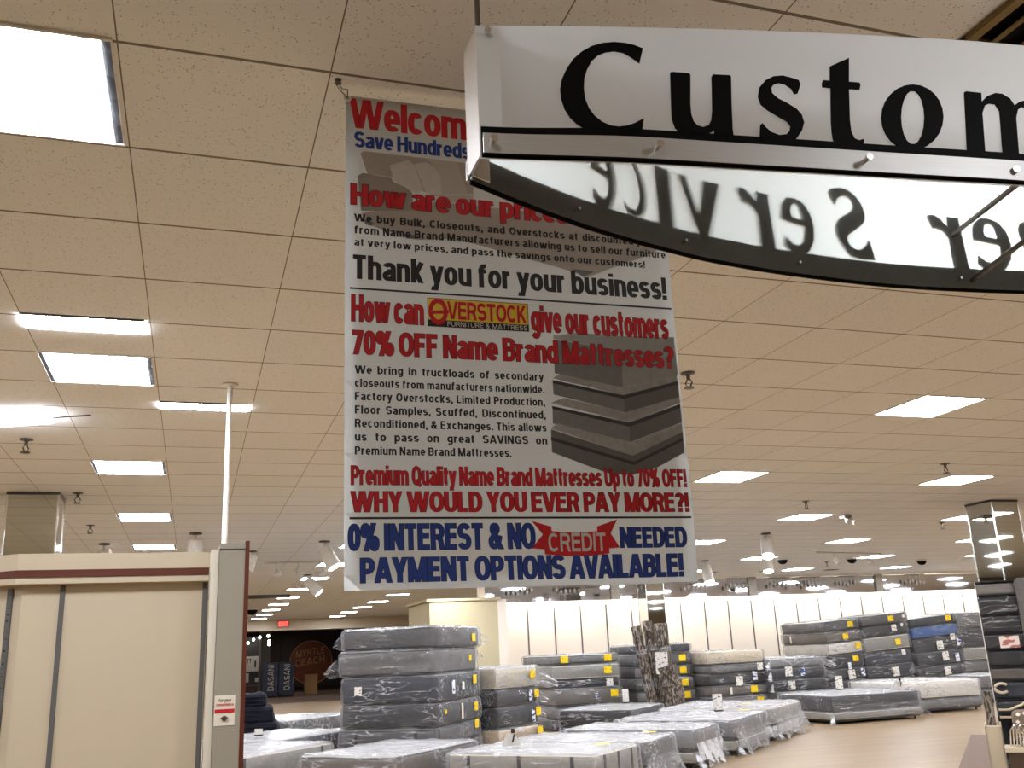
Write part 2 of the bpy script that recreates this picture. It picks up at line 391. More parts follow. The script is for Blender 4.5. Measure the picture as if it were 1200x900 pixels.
    if ch == 'a': w = .62; return n(w, [se(w/2, X-.24, w/2-h, .24-h, 160, 0, 8)+[(w-h, .12), (w-h+.02, 0)], [(w-h, .4), (w*.5, .4)]+se(w*.42, .2+h*.1, w*.42-h, .2-h*.9, 90, 270, 8)+[(w*.6, h), (w-h, .16)]])
    if ch == 'b': w = .66; return n(w, [V(h), se(w/2, X/2, w/2-h, X/2-h, 0, 360, 20)])
    if ch == 'c': w = .6; return n(w, [se(w/2, X/2, w/2-h, X/2-h, 40, 320, 16)])
    if ch == 'd': w = .66; return n(w, [V(w-h), se(w/2, X/2, w/2-h, X/2-h, 0, 360, 20)])
    if ch == 'e': w = .63; return n(w, [[(h, X*.47), (w-h, X*.47)]+se(w/2, X/2, w/2-h, X/2-h, 0, 315, 18)])
    if ch == 'f': w = .46; return n(w, [[(w*.36, 0), (w*.36, .7)]+se(w*.36+.2, .7, .2, .3-h, 180, 70, 6), [(0, X-h*.8), (w*.96, X-h*.8)]])
    if ch == 'g': w = .66; return n(w, [se(w/2, X/2+.02, w/2-h, X/2-h-.02, 0, 360, 20), [(w-h, X), (w-h, 0)]+se(w/2, 0, w/2-h, -D-h, 0, -150, 8)], D, 1)
    if ch == 'h': w = .64; return n(w, [V(h), [(h, .4)]+se(w/2, X-.27, w/2-h, .27-h, 180, 0, 8)+[(w-h, 0)]])
    if ch == 'i': return n(t, [V(h, 0, X), V(h, .85, 1)])
    if ch == 'j': return n(t, [V(h, D, X), V(h, .85, 1)], D)
    if ch == 'k': w = .62; return n(w, [V(h), [(h, .22), (w-h*.9, X+.1)], [(w*.4, .4), (w-h*.7, -.1)]])
    if ch == 'l': return n(t, [V(h)])
    if ch == 'm': w = 1.06; q = (w-t)/2; return n(w, [V(h, 0, X), [(h, .4)]+se(h+q/2, X-.25, q/2, .25-h, 180, 0, 8)+[(h+q, 0)], [(h+q, .4)]+se(h+q*1.5, X-.25, q/2, .25-h, 180, 0, 8)+[(w-h, 0)]])
    if ch == 'n': w = .64; return n(w, [V(h, 0, X), [(h, .4)]+se(w/2, X-.27, w/2-h, .27-h, 180, 0, 8)+[(w-h, 0)]])
    if ch == 'o': w = .66; return n(w, [bowl(w, 0, X, t)])
    if ch == 'p': w = .66; return n(w, [V(h, D, X), se(w/2, X/2, w/2-h, X/2-h, 0, 360, 20)], D)
    if ch == 'q': w = .66; return n(w, [V(w-h, D, X), se(w/2, X/2, w/2-h, X/2-h, 0, 360, 20)], D)
    if ch == 'r': w = .43; return n(w, [V(h, 0, X), [(h, .38)]+se(w-.01, X-.3, w-h-.01, .3-h, 180, 92, 5)])
    if ch == 's': w = .58; q = (X/2-h)/2; return n(w, [se(w/2, X-h-q, w/2-h, q, 25, 180, 7)+se(w/2, X-h-q, w/2-h, q, 200, 270, 3)[:-1]+se(w/2, h+q, w/2-h, q, 90, 0, 4)+se(w/2, h+q, w/2-h, q, -20, -158, 6)])
    if ch == 't': w = .42; return n(w, [[(w*.4, .94), (w*.4, .2)]+se(w*.4+.16, .2, .16, .2-h, 180, 268, 4), [(0, X-h*.8), (w*.96, X-h*.8)]])
    if ch == 'u': w = .64; return n(w, [V(w-h, 0, X), [(h, X), (h, .27)]+se(w/2, .27, w/2-h, .27-h, 180, 360, 8)+[(w-h, .36)]])
    if ch == 'v': w = .62; return n(w, [[(h*.7-.02, X+.08), (w/2, -.12), (w-h*.7+.02, X+.08)]], 0, X)
    if ch == 'w': w = 1.04; return n(w, [[(h*.6-.01, X+.08), (w*.28, -.12), (w/2, X+.12), (w*.72, -.12), (w-h*.6+.01, X+.08)]], 0, X)
    if ch == 'x': w = .62; return n(w, [[(h*.5, -.1), (w-h*.5, X+.1)], [(h*.5, X+.1), (w-h*.5, -.1)]], 0, X)
    if ch == 'y': w = .62; return n(w, [[(h*.7-.02, X+.08), (w/2+.01, .0)], [(w-h*.7+.02, X+.08), (w*.38, D+.06), (0, D+h)]], D, X)
    if ch == 'z': w = .54; return n(w, [[(0, X-h), (w-h*1.2, X-h), (h*1.2, h), (w, h)]])
    if ch == '0': w = .64; return n(w, [bowl(w, 0, 1, t)])
    if ch == '7': w = .62; return n(w, [[(0, 1-h), (w-h*.8, 1-h), (w*.32, -.1)]])
    if ch == '%':
        w = 1.0; k = t*.8; return n(w, [se(.22, .74, .22-k/2, .26-k/2, 0, 360, 14), se(w-.22, .26, .22-k/2, .26-k/2, 0, 360, 14), [(w*.26, -.04), (w*.74, 1.04)]], -.02, 1.02)
    if ch == '&': w = .84; return n(w, [[(w-h*.5, -.05), (w*.26, .68)]+se(w*.44, .78, .17, .22-h*.9, 190, -40, 9)+[(w*.3, .48)]+se(w*.36, .27, w*.36-h, .27-h, 120, 290, 8)+[(w*.72, .26), (w*.84, .5)]])
    if ch == '!': return n(t, [V(h, .28, 1), V(h, 0, .19)])
    if ch == '?': w = .6; return n(w, [se(w/2, .72, w/2-h, .28-h, 165, -30, 9)+[(w/2, .42), (w/2, .27)], V(w/2, 0, .19)])
    if ch == ',': return n(t, [[(h, .19), (h, .0), (h*.5, -.14)]], -.16, .2)
    if ch == '.': return n(t, [V(h, 0, .19)])
    if ch == '-': return n(.36, [[(0, .36), (.36, .36)]])
    return n(.5, [])
def clip(poly, lo, hi):
    for sgn, lim in ((1, lo), (-1, -hi)):
        out = []
        for i, a in enumerate(poly):
            b = poly[(i+1) % len(poly)]; da = sgn*a[1]-lim; db = sgn*b[1]-lim
            if da >= 0: out.append(a)
            if (da >= 0) != (db >= 0):
                k = da/(da-db); out.append((a[0]+(b[0]-a[0])*k, a[1]+(b[1]-a[1])*k))
        poly = out
        if len(poly) < 3: return []
    return poly
def stroke_quads(pts, t, ext):
    closed = abs(pts[0][0]-pts[-1][0])+abs(pts[0][1]-pts[-1][1]) < 1e-6
    P = [Vector(p) for p in pts]
    if not closed:
        for i in range(1, len(P)-1):           # very sharp corners (V, W, A, M) are two plain strokes
            a, b = P[i]-P[i-1], P[i+1]-P[i]
            if a.length > 1e-5 and b.length > 1e-5 and a.normalized().dot(b.normalized()) < -.25:
                return stroke_quads(pts[:i+1], t, ext)+stroke_quads(pts[i:], t, ext)
    Q = [P[0]]
    for p in P[1:]:
        if (p-Q[-1]).length > 1e-5: Q.append(p)
    P = Q
    if closed and (P[0]-P[-1]).length < 1e-5: P.pop()
    m = len(P)
    if m < 2: return []
    if not closed and ext:
        P[0] = P[0]-(P[1]-P[0]).normalized()*ext; P[-1] = P[-1]+(P[-1]-P[-2]).normalized()*ext
    L = []
    for i in range(m):
        d1 = (P[i]-P[i-1]) if (i or closed) else None; d2 = (P[(i+1) % m]-P[i]) if (i < m-1 or closed) else None
        d1 = d1.normalized() if d1 else d2.normalized(); d2 = d2.normalized() if d2 else d1
        n1 = Vector((-d1.y, d1.x)); n2 = Vector((-d2.y, d2.x)); nn = n1+n2
        if nn.length < .05: nn = n1
        nn.normalize(); k = 1/max(.3, nn.dot(n1))
        L.append((P[i]+nn*k*t/2, P[i]-nn*k*t/2))
    qs = []
    for i in range(m if closed else m-1):
        a, b = L[i], L[(i+1) % m]
        qs.append([tuple(a[0]), tuple(b[0]), tuple(b[1]), tuple(a[1])])
    return qs
def text_polys(txt, t=.2, gap=.1, space=.3, grow=0, k=1.0):
    """polygons in units of the cap height, and the total width; k widens the upright strokes only"""
    ex = t*(k-1); x = ex/2; out = []
    for ch in txt:
        w, st, (lo, hi) = glyph(ch, t)
        if ch == ' ': x += space; continue
        for s_ in st:
            for q in stroke_quads([(a/k, b) for a, b in s_], t+2*grow, grow):
                q = clip([(a*k, b) for a, b in q], lo-grow, hi+grow)
                if q: out.append([(a+x, b) for a, b in q])
        x += w+gap+ex
    return out, x-gap-ex/2
def text_fit(txt, u0, u1, v0, v1, t=.2, gap=.1, space=.3, grow=0, k=1.0):
    """text scaled into the box: baseline v0, cap height v1, from u0 to u1"""
    polys, w = text_polys(txt, t, gap, space, grow, k)
    kx = (u1-u0)/w; ky = v1-v0
    return [[(u0+a*kx, v0+b*ky) for a, b in q] for q in polys]
def lay(polys, fn, name, mat, parent):
    mb = MB()
    for q in polys: mb.quad([fn(a, b) for a, b in q])
    return mb.build(name, mat, parent)
def fan(outer, holes=()):
    """triangles of a flat outline with holes"""
    loops = [[Vector((a, b, 0)) for a, b in outer]]+[[Vector((a, b, 0)) for a, b in h] for h in holes]
    pts = [p for l in loops for p in l]
    return pts, tessellate_polygon(loops), [len(l) for l in loops]
def slab_letter(mb, outer, holes, fn, o0, o1):
    """outline thickened between two offsets; fn(a, b, offset) -> point"""
    pts, tris, lens = fan(outer, holes)
    A = [mb.bm.verts.new(fn(p.x, p.y, o1)) for p in pts]; B = [mb.bm.verts.new(fn(p.x, p.y, o0)) for p in pts]
    for t in tris:
        try: mb.bm.faces.new([A[i] for i in t]); mb.bm.faces.new([B[i] for i in t][::-1])
        except ValueError: pass
    k = 0
    for n in lens:
        for i in range(n):
            a, b = k+i, k+(i+1) % n
            try: mb.bm.faces.new((A[a], A[b], B[b], B[a]))
            except ValueError: pass
        k += n

# outlines of the printed pictures on the banner (metres from its top left corner) and of the sign letters
MATT = {'m1top': [(0.6413,-0.7646),(0.7277,-0.7503),(0.8789,-0.7546),(1.06,-0.7478),(1.0585,-0.7626),(0.8722,-0.801),(0.6434,-0.7758)],'m1side': [(0.6433,-0.7786),(0.8722,-0.801),(0.8648,-0.9257),(0.6396,-0.8874)],'m1r': [(0.8722,-0.801),(1.0585,-0.7626),(1.0621,-0.8783),(0.8648,-0.9257)],'m2top': [(0.633,-0.9041),(0.6563,-0.8894),(0.8648,-0.9268),(1.056,-0.8786),(1.0582,-0.8985),(0.8657,-0.9507)],'m2band': [(0.6316,-0.9097),(0.8657,-0.9507),(1.0584,-0.8968),(1.0597,-0.9082),(0.8664,-0.9629),(0.632,-0.9206)],'m2side': [(0.632,-0.9206),(0.8664,-0.9629),(0.8669,-1.006),(0.6327,-0.9561)],'m2r': [(0.8664,-0.9629),(1.0597,-0.9082),(1.0591,-0.9497),(0.8669,-1.006)],'m3top': [(0.6228,-0.9835),(0.6627,-0.9659),(0.8669,-1.006),(1.0591,-0.9497),(1.0607,-0.9694),(0.8786,-1.0387)],'m3band': [(0.625,-0.9932),(0.8786,-1.0387),(1.0592,-0.9723),(1.0589,-0.9864),(0.8774,-1.0524),(0.6261,-1.0023)],'m3side': [(0.6261,-1.0023),(0.8774,-1.0524),(0.8761,-1.1014),(0.6245,-1.0479)],'m3r': [(0.8774,-1.0524),(1.0589,-0.9864),(1.0588,-1.034),(0.8761,-1.1014)],'m4top': [(0.617,-1.0641),(0.641,-1.0475),(0.8761,-1.1025),(1.0587,-1.0357),(1.0581,-1.0646),(0.8811,-1.1445)],'m4side': [(0.6168,-1.0668),(0.8811,-1.1445),(0.8817,-1.2033),(0.8025,-1.2041),(0.6164,-1.1381)],'m4r': [(0.8811,-1.1445),(1.0581,-1.0646),(1.0571,-1.1319),(0.9584,-1.1811),(0.8817,-1.2033)],'m4band': [(0.6154,-1.0907),(0.8823,-1.1633),(1.0573,-1.084),(1.0569,-1.0934),(0.8814,-1.174),(0.6159,-1.1013)]}
SOFA = {'back': [(0.0407,-0.1999),(0.0525,-0.1906),(0.4036,-0.1952),(0.4,-0.3035),(0.3155,-0.3122),(0.2762,-0.3241),(0.1422,-0.2726),(0.0618,-0.2684)],'arm': [(0.0314,-0.2795),(0.0477,-0.2673),(0.1374,-0.2757),(0.142,-0.2883),(0.1896,-0.3042),(0.2037,-0.3237),(0.2028,-0.381),(0.0429,-0.3965)],'seatline': [(0.286,-0.3205),(0.3999,-0.3061),(0.3992,-0.3248),(0.2854,-0.3468)],'pillow1': [(0.1306,-0.2317),(0.191,-0.2062),(0.2101,-0.2227),(0.2376,-0.3097),(0.2038,-0.3185),(0.1705,-0.2958),(0.1445,-0.2776)],'pillow2': [(0.2102,-0.2174),(0.2494,-0.2075),(0.2736,-0.2208),(0.2925,-0.2508),(0.2984,-0.3139),(0.2615,-0.3256),(0.2402,-0.3042)],'cush': [(0.2545,-0.1962),(0.3485,-0.1934),(0.38,-0.3028),(0.2998,-0.3164),(0.2925,-0.2508),(0.2736,-0.2208)]}
SOFA2 = {'base': [(0.0435,-0.4035),(0.2751,-0.342),(0.623,-0.3476),(1.0315,-0.4023),(1.0214,-0.4547),(0.8372,-0.53),(0.7757,-0.5595),(0.6704,-0.533),(0.3358,-0.463),(0.2184,-0.478),(0.1918,-0.4756),(0.0608,-0.4398)],'foot1': [(0.0478,-0.4221),(0.0825,-0.4331),(0.0738,-0.4434),(0.0564,-0.4402)],'foot2': [(0.1655,-0.4588),(0.2186,-0.4637),(0.214,-0.4736),(0.1829,-0.4763)],'foot3': [(0.7139,-0.5345),(0.797,-0.5381),(0.756,-0.5609)]}
GLY = {'C': [(0.3387,2.7061),(0.3217,2.7123),(0.3025,2.7157),(0.2793,2.7157),(0.256,2.7114),(0.2323,2.702),(0.2105,2.6872),(0.1923,2.6688),(0.1778,2.6466),(0.167,2.6228),(0.1619,2.5998),(0.1628,2.5773),(0.1685,2.5554),(0.1784,2.538),(0.1905,2.5255),(0.2047,2.5169),(0.2265,2.5112),(0.2523,2.5077),(0.2862,2.5113),(0.3207,2.5177),(0.3274,2.5476),(0.307,2.5351),(0.2914,2.5287),(0.2742,2.5254),(0.2575,2.5267),(0.2412,2.5336),(0.2271,2.5456),(0.217,2.5611),(0.2109,2.5811),(0.2094,2.6036),(0.2121,2.6266),(0.2192,2.648),(0.23,2.6679),(0.2443,2.6827),(0.2602,2.6909),(0.2778,2.695),(0.2969,2.6929),(0.3117,2.6848),(0.3288,2.6719)],'u': [(0.3919,2.6552),(0.3956,2.6572),(0.4321,2.6569),(0.4342,2.6536),(0.4273,2.5854),(0.4268,2.5645),(0.4302,2.5481),(0.4371,2.5395),(0.4492,2.5366),(0.4615,2.542),(0.4688,2.555),(0.473,2.5763),(0.4798,2.654),(0.4827,2.6586),(0.5189,2.6599),(0.5217,2.6567),(0.5157,2.5964),(0.5113,2.5373),(0.5116,2.5157),(0.4701,2.5129),(0.4721,2.5312),(0.4574,2.5219),(0.4471,2.5162),(0.4159,2.5141),(0.401,2.5192),(0.3906,2.5308),(0.3863,2.547),(0.3862,2.5656)],'s': [(0.6734,2.6505),(0.6645,2.63),(0.6571,2.6278),(0.6517,2.6407),(0.6387,2.6493),(0.6264,2.6515),(0.6142,2.6473),(0.6069,2.6371),(0.6074,2.6255),(0.619,2.6142),(0.6379,2.6051),(0.6565,2.5933),(0.6664,2.5809),(0.6694,2.5627),(0.6623,2.544),(0.65,2.5276),(0.6357,2.5137),(0.6005,2.5098),(0.5664,2.5116),(0.5731,2.5506),(0.5776,2.5546),(0.5829,2.5462),(0.594,2.5356),(0.6106,2.53),(0.6258,2.5326),(0.6355,2.5421),(0.6384,2.5527),(0.6323,2.5627),(0.6137,2.5733),(0.5929,2.5859),(0.5795,2.598),(0.5758,2.6161),(0.5819,2.6378),(0.5966,2.6549),(0.6156,2.6656),(0.6362,2.6689),(0.656,2.6652),(0.6708,2.6611)],'t': [(0.7474,2.7001),(0.7683,2.7113),(0.794,2.7246),(0.7851,2.6667),(0.8091,2.6665),(0.8102,2.6601),(0.8066,2.6505),(0.7825,2.6502),(0.7731,2.5755),(0.7721,2.549),(0.7774,2.5336),(0.7871,2.5301),(0.7975,2.5339),(0.796,2.5181),(0.7362,2.5141),(0.7291,2.5277),(0.7287,2.546),(0.7311,2.5725),(0.7414,2.6491),(0.7229,2.6497),(0.7232,2.6584),(0.7268,2.6657),(0.7423,2.6654)],'m': [(1.055,2.6632),(1.0592,2.6653),(1.0955,2.6642),(1.0922,2.6428),(1.1092,2.6581),(1.1305,2.667),(1.1472,2.6667),(1.1647,2.6568),(1.1725,2.6406),(1.1857,2.65),(1.2071,2.6573),(1.2269,2.6571),(1.2452,2.6501),(1.2555,2.6329),(1.2535,2.5992),(1.2403,2.5092),(1.1995,2.5089),(1.2117,2.5962),(1.2128,2.6269),(1.2027,2.6373),(1.1907,2.6392),(1.1786,2.6299),(1.1698,2.6098),(1.1562,2.5132),(1.1179,2.5135),(1.1284,2.5903),(1.1326,2.6237),(1.1249,2.6398),(1.1112,2.6409),(1.0989,2.635),(1.0883,2.6148),(1.0754,2.5161),(1.0335,2.5177)],'o_out': [(0.9925,2.5985),(0.9862,2.5779),(0.9753,2.5586),(0.9608,2.5417),(0.9435,2.5285),(0.9247,2.5196),(0.9056,2.5158),(0.8876,2.5172),(0.8717,2.5237),(0.859,2.5349),(0.8504,2.5499),(0.8463,2.568),(0.8472,2.5878),(0.853,2.6081),(0.8633,2.6276),(0.8776,2.6448),(0.8948,2.6586),(0.9138,2.668),(0.9333,2.6723),(0.9519,2.6711),(0.9683,2.6645),(0.9813,2.653),(0.99,2.6374),(0.9938,2.6188)],'o_in': [(0.9483,2.5947),(0.9426,2.5725),(0.9343,2.5529),(0.9243,2.5382),(0.914,2.53),(0.9043,2.5294),(0.8966,2.5363),(0.8917,2.55),(0.8903,2.5688),(0.8924,2.5906),(0.8979,2.6128),(0.9061,2.6327),(0.9161,2.6479),(0.9267,2.6564),(0.9365,2.6572),(0.9444,2.6501),(0.9493,2.6361),(0.9506,2.6168)]}

# ------------------------------------------------------------------ the room
def in_view(p, mx=0):
    d = Vector(p)-EYE; z = d.dot(AX_F)
    if z < .3: return False
    x = 600+FPX*d.dot(AX_R)/z; y = 450-FPX*d.dot(AX_U)/z
    return -mx < x < 1200+mx and -mx < y < 900+mx
X0, X1, Y0, Y1 = -14.0, 33.0, -6.0, 60.0
WY = 24.1                                  # the bright back wall
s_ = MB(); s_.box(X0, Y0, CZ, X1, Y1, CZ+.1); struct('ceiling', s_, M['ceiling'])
s_ = MB(); s_.box(X0, Y0, -.1, X1, Y1, 0); struct('floor', s_, M['floor'])
s_ = MB(); s_.box(X0-.1, Y0, 0, X0, Y1, CZ); struct('wall_left', s_, M['cream'])
s_ = MB(); s_.box(X1, Y0, 0, X1+.1, Y1, CZ); struct('wall_right', s_, M['cream'])
s_ = MB(); s_.box(X0, Y0-.1, 0, X1, Y0, CZ); struct('wall_front', s_, M['cream'])
s_ = MB(); s_.box(X0, Y1, 0, X1, Y1+.1, CZ); struct('wall_far', s_, M['mural_dark'])
s_ = MB(); s_.box(7.0, WY, 0, X1, WY+.2, CZ); struct('wall_back', s_, M['white_wall'])
s_ = MB()
x = 8.29-.745
while x < 32: s_.box(x-.018, WY-.012, .5, x+.018, WY, 2.70); x += .745
struct('trim_1', s_, M['slotfar'])
s_ = MB(); s_.box(7.0, 23.56, 2.795, X1, 23.6, CZ-.03); struct('trim_2', s_, M['mirror_val'])
s_ = MB(); s_.box(7.0, 23.6, 2.795, X1, 23.64, CZ-.03); struct('trim_3', s_, M['white'])
s_ = MB()
for px in (10.45, 14.62, 18.87, 23.1): s_.box(px, 23.5, 2.79, px+.25, 23.56, CZ)
struct('trim_4', s_, M['white'])
# cream return wall left of the bright wall
s_ = MB(); s_.box(5.18, 22.0, 0, 6.83, 24.3, 2.78); s_.box(5.1, 21.95, 2.78, 6.9, 24.3, 2.84); struct('wall_return', s_, M['cream_dull'])
s_ = MB(); s_.box(6.83, 22.0, 0, 7.05, 24.3, 2.8); struct('trim_5', s_, M['white_wall'])
# wash light strips hidden behind the mirrored valance
for i, (a, b) in enumerate(((7.3, 10.3), (10.8, 13.4), (13.5, 15.1), (15.2, 18.7), (19.2, 22.9), (23.4, 27))):
    l = bpy.data.lights.new('wall_wash', 'AREA'); l.shape = 'RECTANGLE'; l.size = b-a; l.size_y = .12; l.energy = (13 if i == 0 else 7 if b-a < 2 else 14)*(b-a); l.color = (1, .95, .88)
    o = bpy.data.objects.new('wall_wash', l); COL.objects.link(o); o.location = ((a+b)/2, 23.72, 2.98); o.rotation_euler = (R(38), 0, 0)
# entrance soffit, mall walls and floor edge
s_ = MB(); s_.box(X0, 41, 2.86, 9.6, 41.5, CZ); struct('trim_6', s_, M['cream'])
s_ = MB(); s_.box(9.4, 24.3, 0, 9.6, 41.5, CZ); struct('wall_entrance', s_, M['cream'])
s_ = MB(); s_.box(X0, 41.5, -.0, 12, Y1, .012); struct('floor_mall', s_, M['rug'])
s_ = MB(); s_.box(X0, 57, 0, 14, 57.2, CZ); struct('wall_mall', s_, M['mural_dark'])
s_ = MB(); s_.box(X0, 26, CZ-.09, 2.4, 26.12, CZ); struct('trim_7', s_, M['steel'])
s_ = MB()
cp = [(8.3, 9.45), (11.59, 12.75), (13.5, 10.8), (11.0, 6.5)]
a_ = [s_.bm.verts.new((x, y, .014)) for x, y in cp]; b_ = [s_.bm.verts.new((x, y, 0)) for x, y in cp]
s_.bm.faces.new(a_)
for i in range(4): s_.bm.faces.new((a_[i], a_[(i+1) % 4], b_[(i+1) % 4], b_[i]))
struct('floor_carpet', s_, M['rug'])

# mirrored square columns
def column(name, label, x, y, w=.46):
    t = thing(name, label, 'column', (x, y, 0), 0, 'mirrored columns')
    b = MB(); b.box(-w/2, -w/2, 0, w/2, w/2, CZ-.002); b.build('mirror_cladding', M['mirror'], t)
    b = MB()
    for sx in (-1, 1):
        for sy in (-1, 1): b.box(sx*w/2-.008, sy*w/2-.008, 0, sx*w/2+.008, sy*w/2+.008, CZ-.002)
    b.build('corner_trim', M['chrome'], t)
    b = MB(); b.box(-w/2-.01, -w/2-.01, CZ-.03, w/2+.01, w/2+.01, CZ-.001); b.build('top_trim', M['steel'], t)
    return t
column('mirrored_column', 'mirror-clad square column rising above the cream partition', -1.555, 10.53)
column('mirrored_column', 'mirror-clad square column behind the black bedding display at the right', 10.61, 10.56)
column('mirrored_column', 'mirror-clad square column behind the upright patterned rolls', 10.33, 20.95)

# ceiling lights: one panel every five tiles
colname = {-1: 'above the cream partition', 4: 'running to the mall entrance', 9: 'just right of the banner',
           14: 'second right of the banner', 19: 'third right of the banner', 24: 'fourth right of the banner', 29: 'fifth right of the banner'}
proto = None
def light_panel(label, cx, cy, group='square ceiling light panels', rz=0):
    global proto
    if proto is None:
        t = thing('ceiling_light', label, 'ceiling light', (cx, cy, CZ), 0, group)
        b = MB(); b.box(-.302, -.302, -.003, .302, .302, -.0005); b.build('housing', M['black'], t)
        b = MB(); b.box(-.272, -.297, -.008, .272, .297, -.0035, .002); b.build('diffuser', M['panel'], t)
        b = MB()
        for sy in (-1, 1): b.box(-.305, sy*.3-.005, -.009, .305, sy*.3+.005, -.001)
        for sx in (-1, 1): b.box(sx*.302-.003, -.3, -.006, sx*.302+.003, .3, -.001)
        b.build('frame', M['white'], t)
        proto = t
        return t
    t = proto.copy(); COL.objects.link(t); t.location = (cx, cy, CZ); t['label'] = label; t['group'] = group; t.rotation_euler = (0, 0, rz)
    for ch in proto.children:
        c = ch.copy(); COL.objects.link(c); c.parent = t
    return t
HID = {(4, 0), (4, 5), (4, 10), (4, 15), (9, 0)}
for c in range(-11, 45, 5):
    k = 0
    for r in range(-5, 61, 5):
        cx = GX0+(c+.5)*G; cy = GY0+(r+.5)*G
        if cx > X1-1 or cx < X0+1: continue
        if cy > 23 and (cx > 6 or c < 4): continue
        if c in colname and in_view((cx, cy, CZ), 12) and (c, r) not in HID:
            light_panel('square ceiling light panel, %s in the line %s' % (NTH[k], colname[c]), cx, cy); k += 1
        else:
            l = bpy.data.lights.new('panel_lamp', 'AREA'); l.size = .56; l.energy = PANEL_L*math.pi*.56*.56*(.4 if r < 0 else 1); l.color = PANEL_COL  # unseen grid panels; row behind the camera added, dimmed, to light the sign
            o = bpy.data.objects.new('panel_lamp', l); COL.objects.link(o); o.location = (cx, cy, CZ-.012)
def strip_light(label, x0, y0, x1, y1):
    t = thing('strip_light', label, 'ceiling light', ((x0+x1)/2, (y0+y1)/2, CZ), 0)
    w, d = (x1-x0)/2, (y1-y0)/2
    b = MB(); b.box(-w, -d, -.007, w, d, -.001, .002); b.build('diffuser', M['panel'], t)
    b = MB(); b.box(-w, -d-.014, -.009, w, -d, -.001); b.build('trim_rail', M['steel'], t)
strip_light('narrow ceiling light strip directly behind the second square panel', -.895, 4.985, -.31, 5.2)
strip_light('narrow ceiling light strip crossed by the thin white pole', -.284, 6.62, .3, 6.80)
# a loose diffuser hanging askew at the left edge
t = thing('tilted_light', 'crooked bright light panel hanging askew at the left edge', 'ceiling light', (-1.25, 7.12, CZ), R(-24))
b = MB(); b.obox((0, 0, -.045), (1, 0, 0), (0, math.cos(.12), -math.sin(.12)), (0, math.sin(.12), math.cos(.12)), .25, .085, .005); b.build('diffuser', M['panel'], t)
b = MB(); b.tube([(.25, .05, -.03), (.5, .12, -.012)], .006, 6); b.build('loose_rail', M['steel'], t)

# sprinklers
def sprinkler(label, x, y, s=1.0):
    t = thing('sprinkler', label, 'sprinkler', (x, y, CZ), rnd.random()*3, 'ceiling sprinklers')
    b = MB(); b.lathe([(.045*s, -.002), (.045*s, -.008), (.02*s, -.014), (.014*s, -.02)], 14); b.build('escutcheon', M['steel'], t)
    b = MB(); b.tube([(0, 0, -.015), (0, 0, -.045*s)], .012*s, 8); b.tube([(.012*s, 0, -.045*s), (.026*s, 0, -.065*s), (.01*s, 0, -.09*s)], .005*s, 6)
    b.tube([(-.012*s, 0, -.045*s), (-.026*s, 0, -.065*s), (-.01*s, 0, -.09*s)], .005*s, 6); b.build('yoke', M['steel'], t)
    b = MB(); b.lathe([(.03*s, -.092*s), (.032*s, -.098*s), (.006*s, -.1*s)], 12); b.build('deflector', M['steel'], t)
for lab, x, y in (('below the crooked light at the left edge', -1.278, 7.9), ('left of the pendant can near the left column', -1.253, 12.7), ('right beside the banner', 3.06, 5.38),
                  ('nearest the right light line', 7.566, 8.05), ('above the pair of spotlights', 7.55, 10.55), ('between the third and fourth light lines', 9.8, 15.1),
                  ('just left of the mirrored display column', 11.57, 12.6), ('over the back wall beds', 14.1, 19.2), ('by the left mirrored column corner', -1.16, 10.35)):
    sprinkler('small metal ceiling sprinkler '+lab, x, y, 1.1)
# dome cameras
for lab, x, y in (('near the back wall, right side', 16.79, 19.15), ('near the mall entrance', 1.75, 32.0), ('left of the mid ceiling rail light', 12.3, 18.3), ('at the end of the ceiling rail', 14.2, 18.4)):
    t = thing('dome_camera', 'dark half-dome security camera '+lab, 'security camera', (x, y, CZ), 0, 'ceiling dome cameras')
    s = 1.7 if x < 5 else 1
    b = MB(); b.lathe([(.13*s, 0), (.13*s, -.03*s), (.115*s, -.035*s)], 18); b.build('base_ring', M['white'], t)
    b = MB(); b.lathe([(.11*s, -.035*s), (.1*s, -.075*s), (.07*s, -.11*s), (.03*s, -.125*s), (.002, -.128*s)], 18); b.build('dome', M['letter'], t, True)
# can spotlights on short stems
def can(label, x, y, dx, dy, s=1.0, lit=True, drop=.1):
    t = thing('can_spotlight', label, 'spotlight', (x, y, CZ), 0, 'can spotlights')
    b = MB(); b.lathe([(.07*s, -.002), (.07*s, -.02), (.02, -.03)], 14); b.build('mount', M['steel'], t)
    d = Vector((dx, dy, -1)).normalized(); a = Vector((0, 0, -drop*s)); e = a+d*.27*s
    b = MB(); b.tube([(0, 0, -.02), a], .012*s, 8); b.build('stem', M['white'], t)
    b = MB(); b.tube([a-d*.02, a, e, e-d*.015], [.075*s, .085*s, .09*s, .082*s], 16); b.build('can_body', M['white'], t)
    b = MB(); b.tube([e-d*.012, e+d*.002], .074*s, 16); b.build('lamp_face', M['spot'] if lit else M['white'], t)
can('upper white can spotlight of the pair right of the banner', 9.05, 13.85, -.35, -.5, 1.2)
can('lower white can spotlight of the pair right of the banner', 10.8, 16.6, -.2, -.35, 1.2)
can('white can spotlight at the lower right corner of the banner', 10.49, 18.5, 0, -.3, 1.3)
can('white can spotlight left of the banner, tilted', 1.82, 14.5, .5, -.3, 1.2)
can('white can spotlight farther along the entrance ceiling, aimed right', 2.2, 20.2, .9, -.3, 1.3)
can('white pendant can above the end of the cream partition', -.02, 13.5, 0, 0, 1.15, False)
can('white pendant can beside the left mirrored column', -1.24, 14.6, .2, 0, 1.1, False)
can('small white track head above the mall entrance side', .85, 15.7, -.3, -.2, .9, False)
t = thing('emergency_light', 'small grey emergency light fixed to the ceiling beside the third light line', 'emergency light', (9.06, 11.75, CZ), R(20))
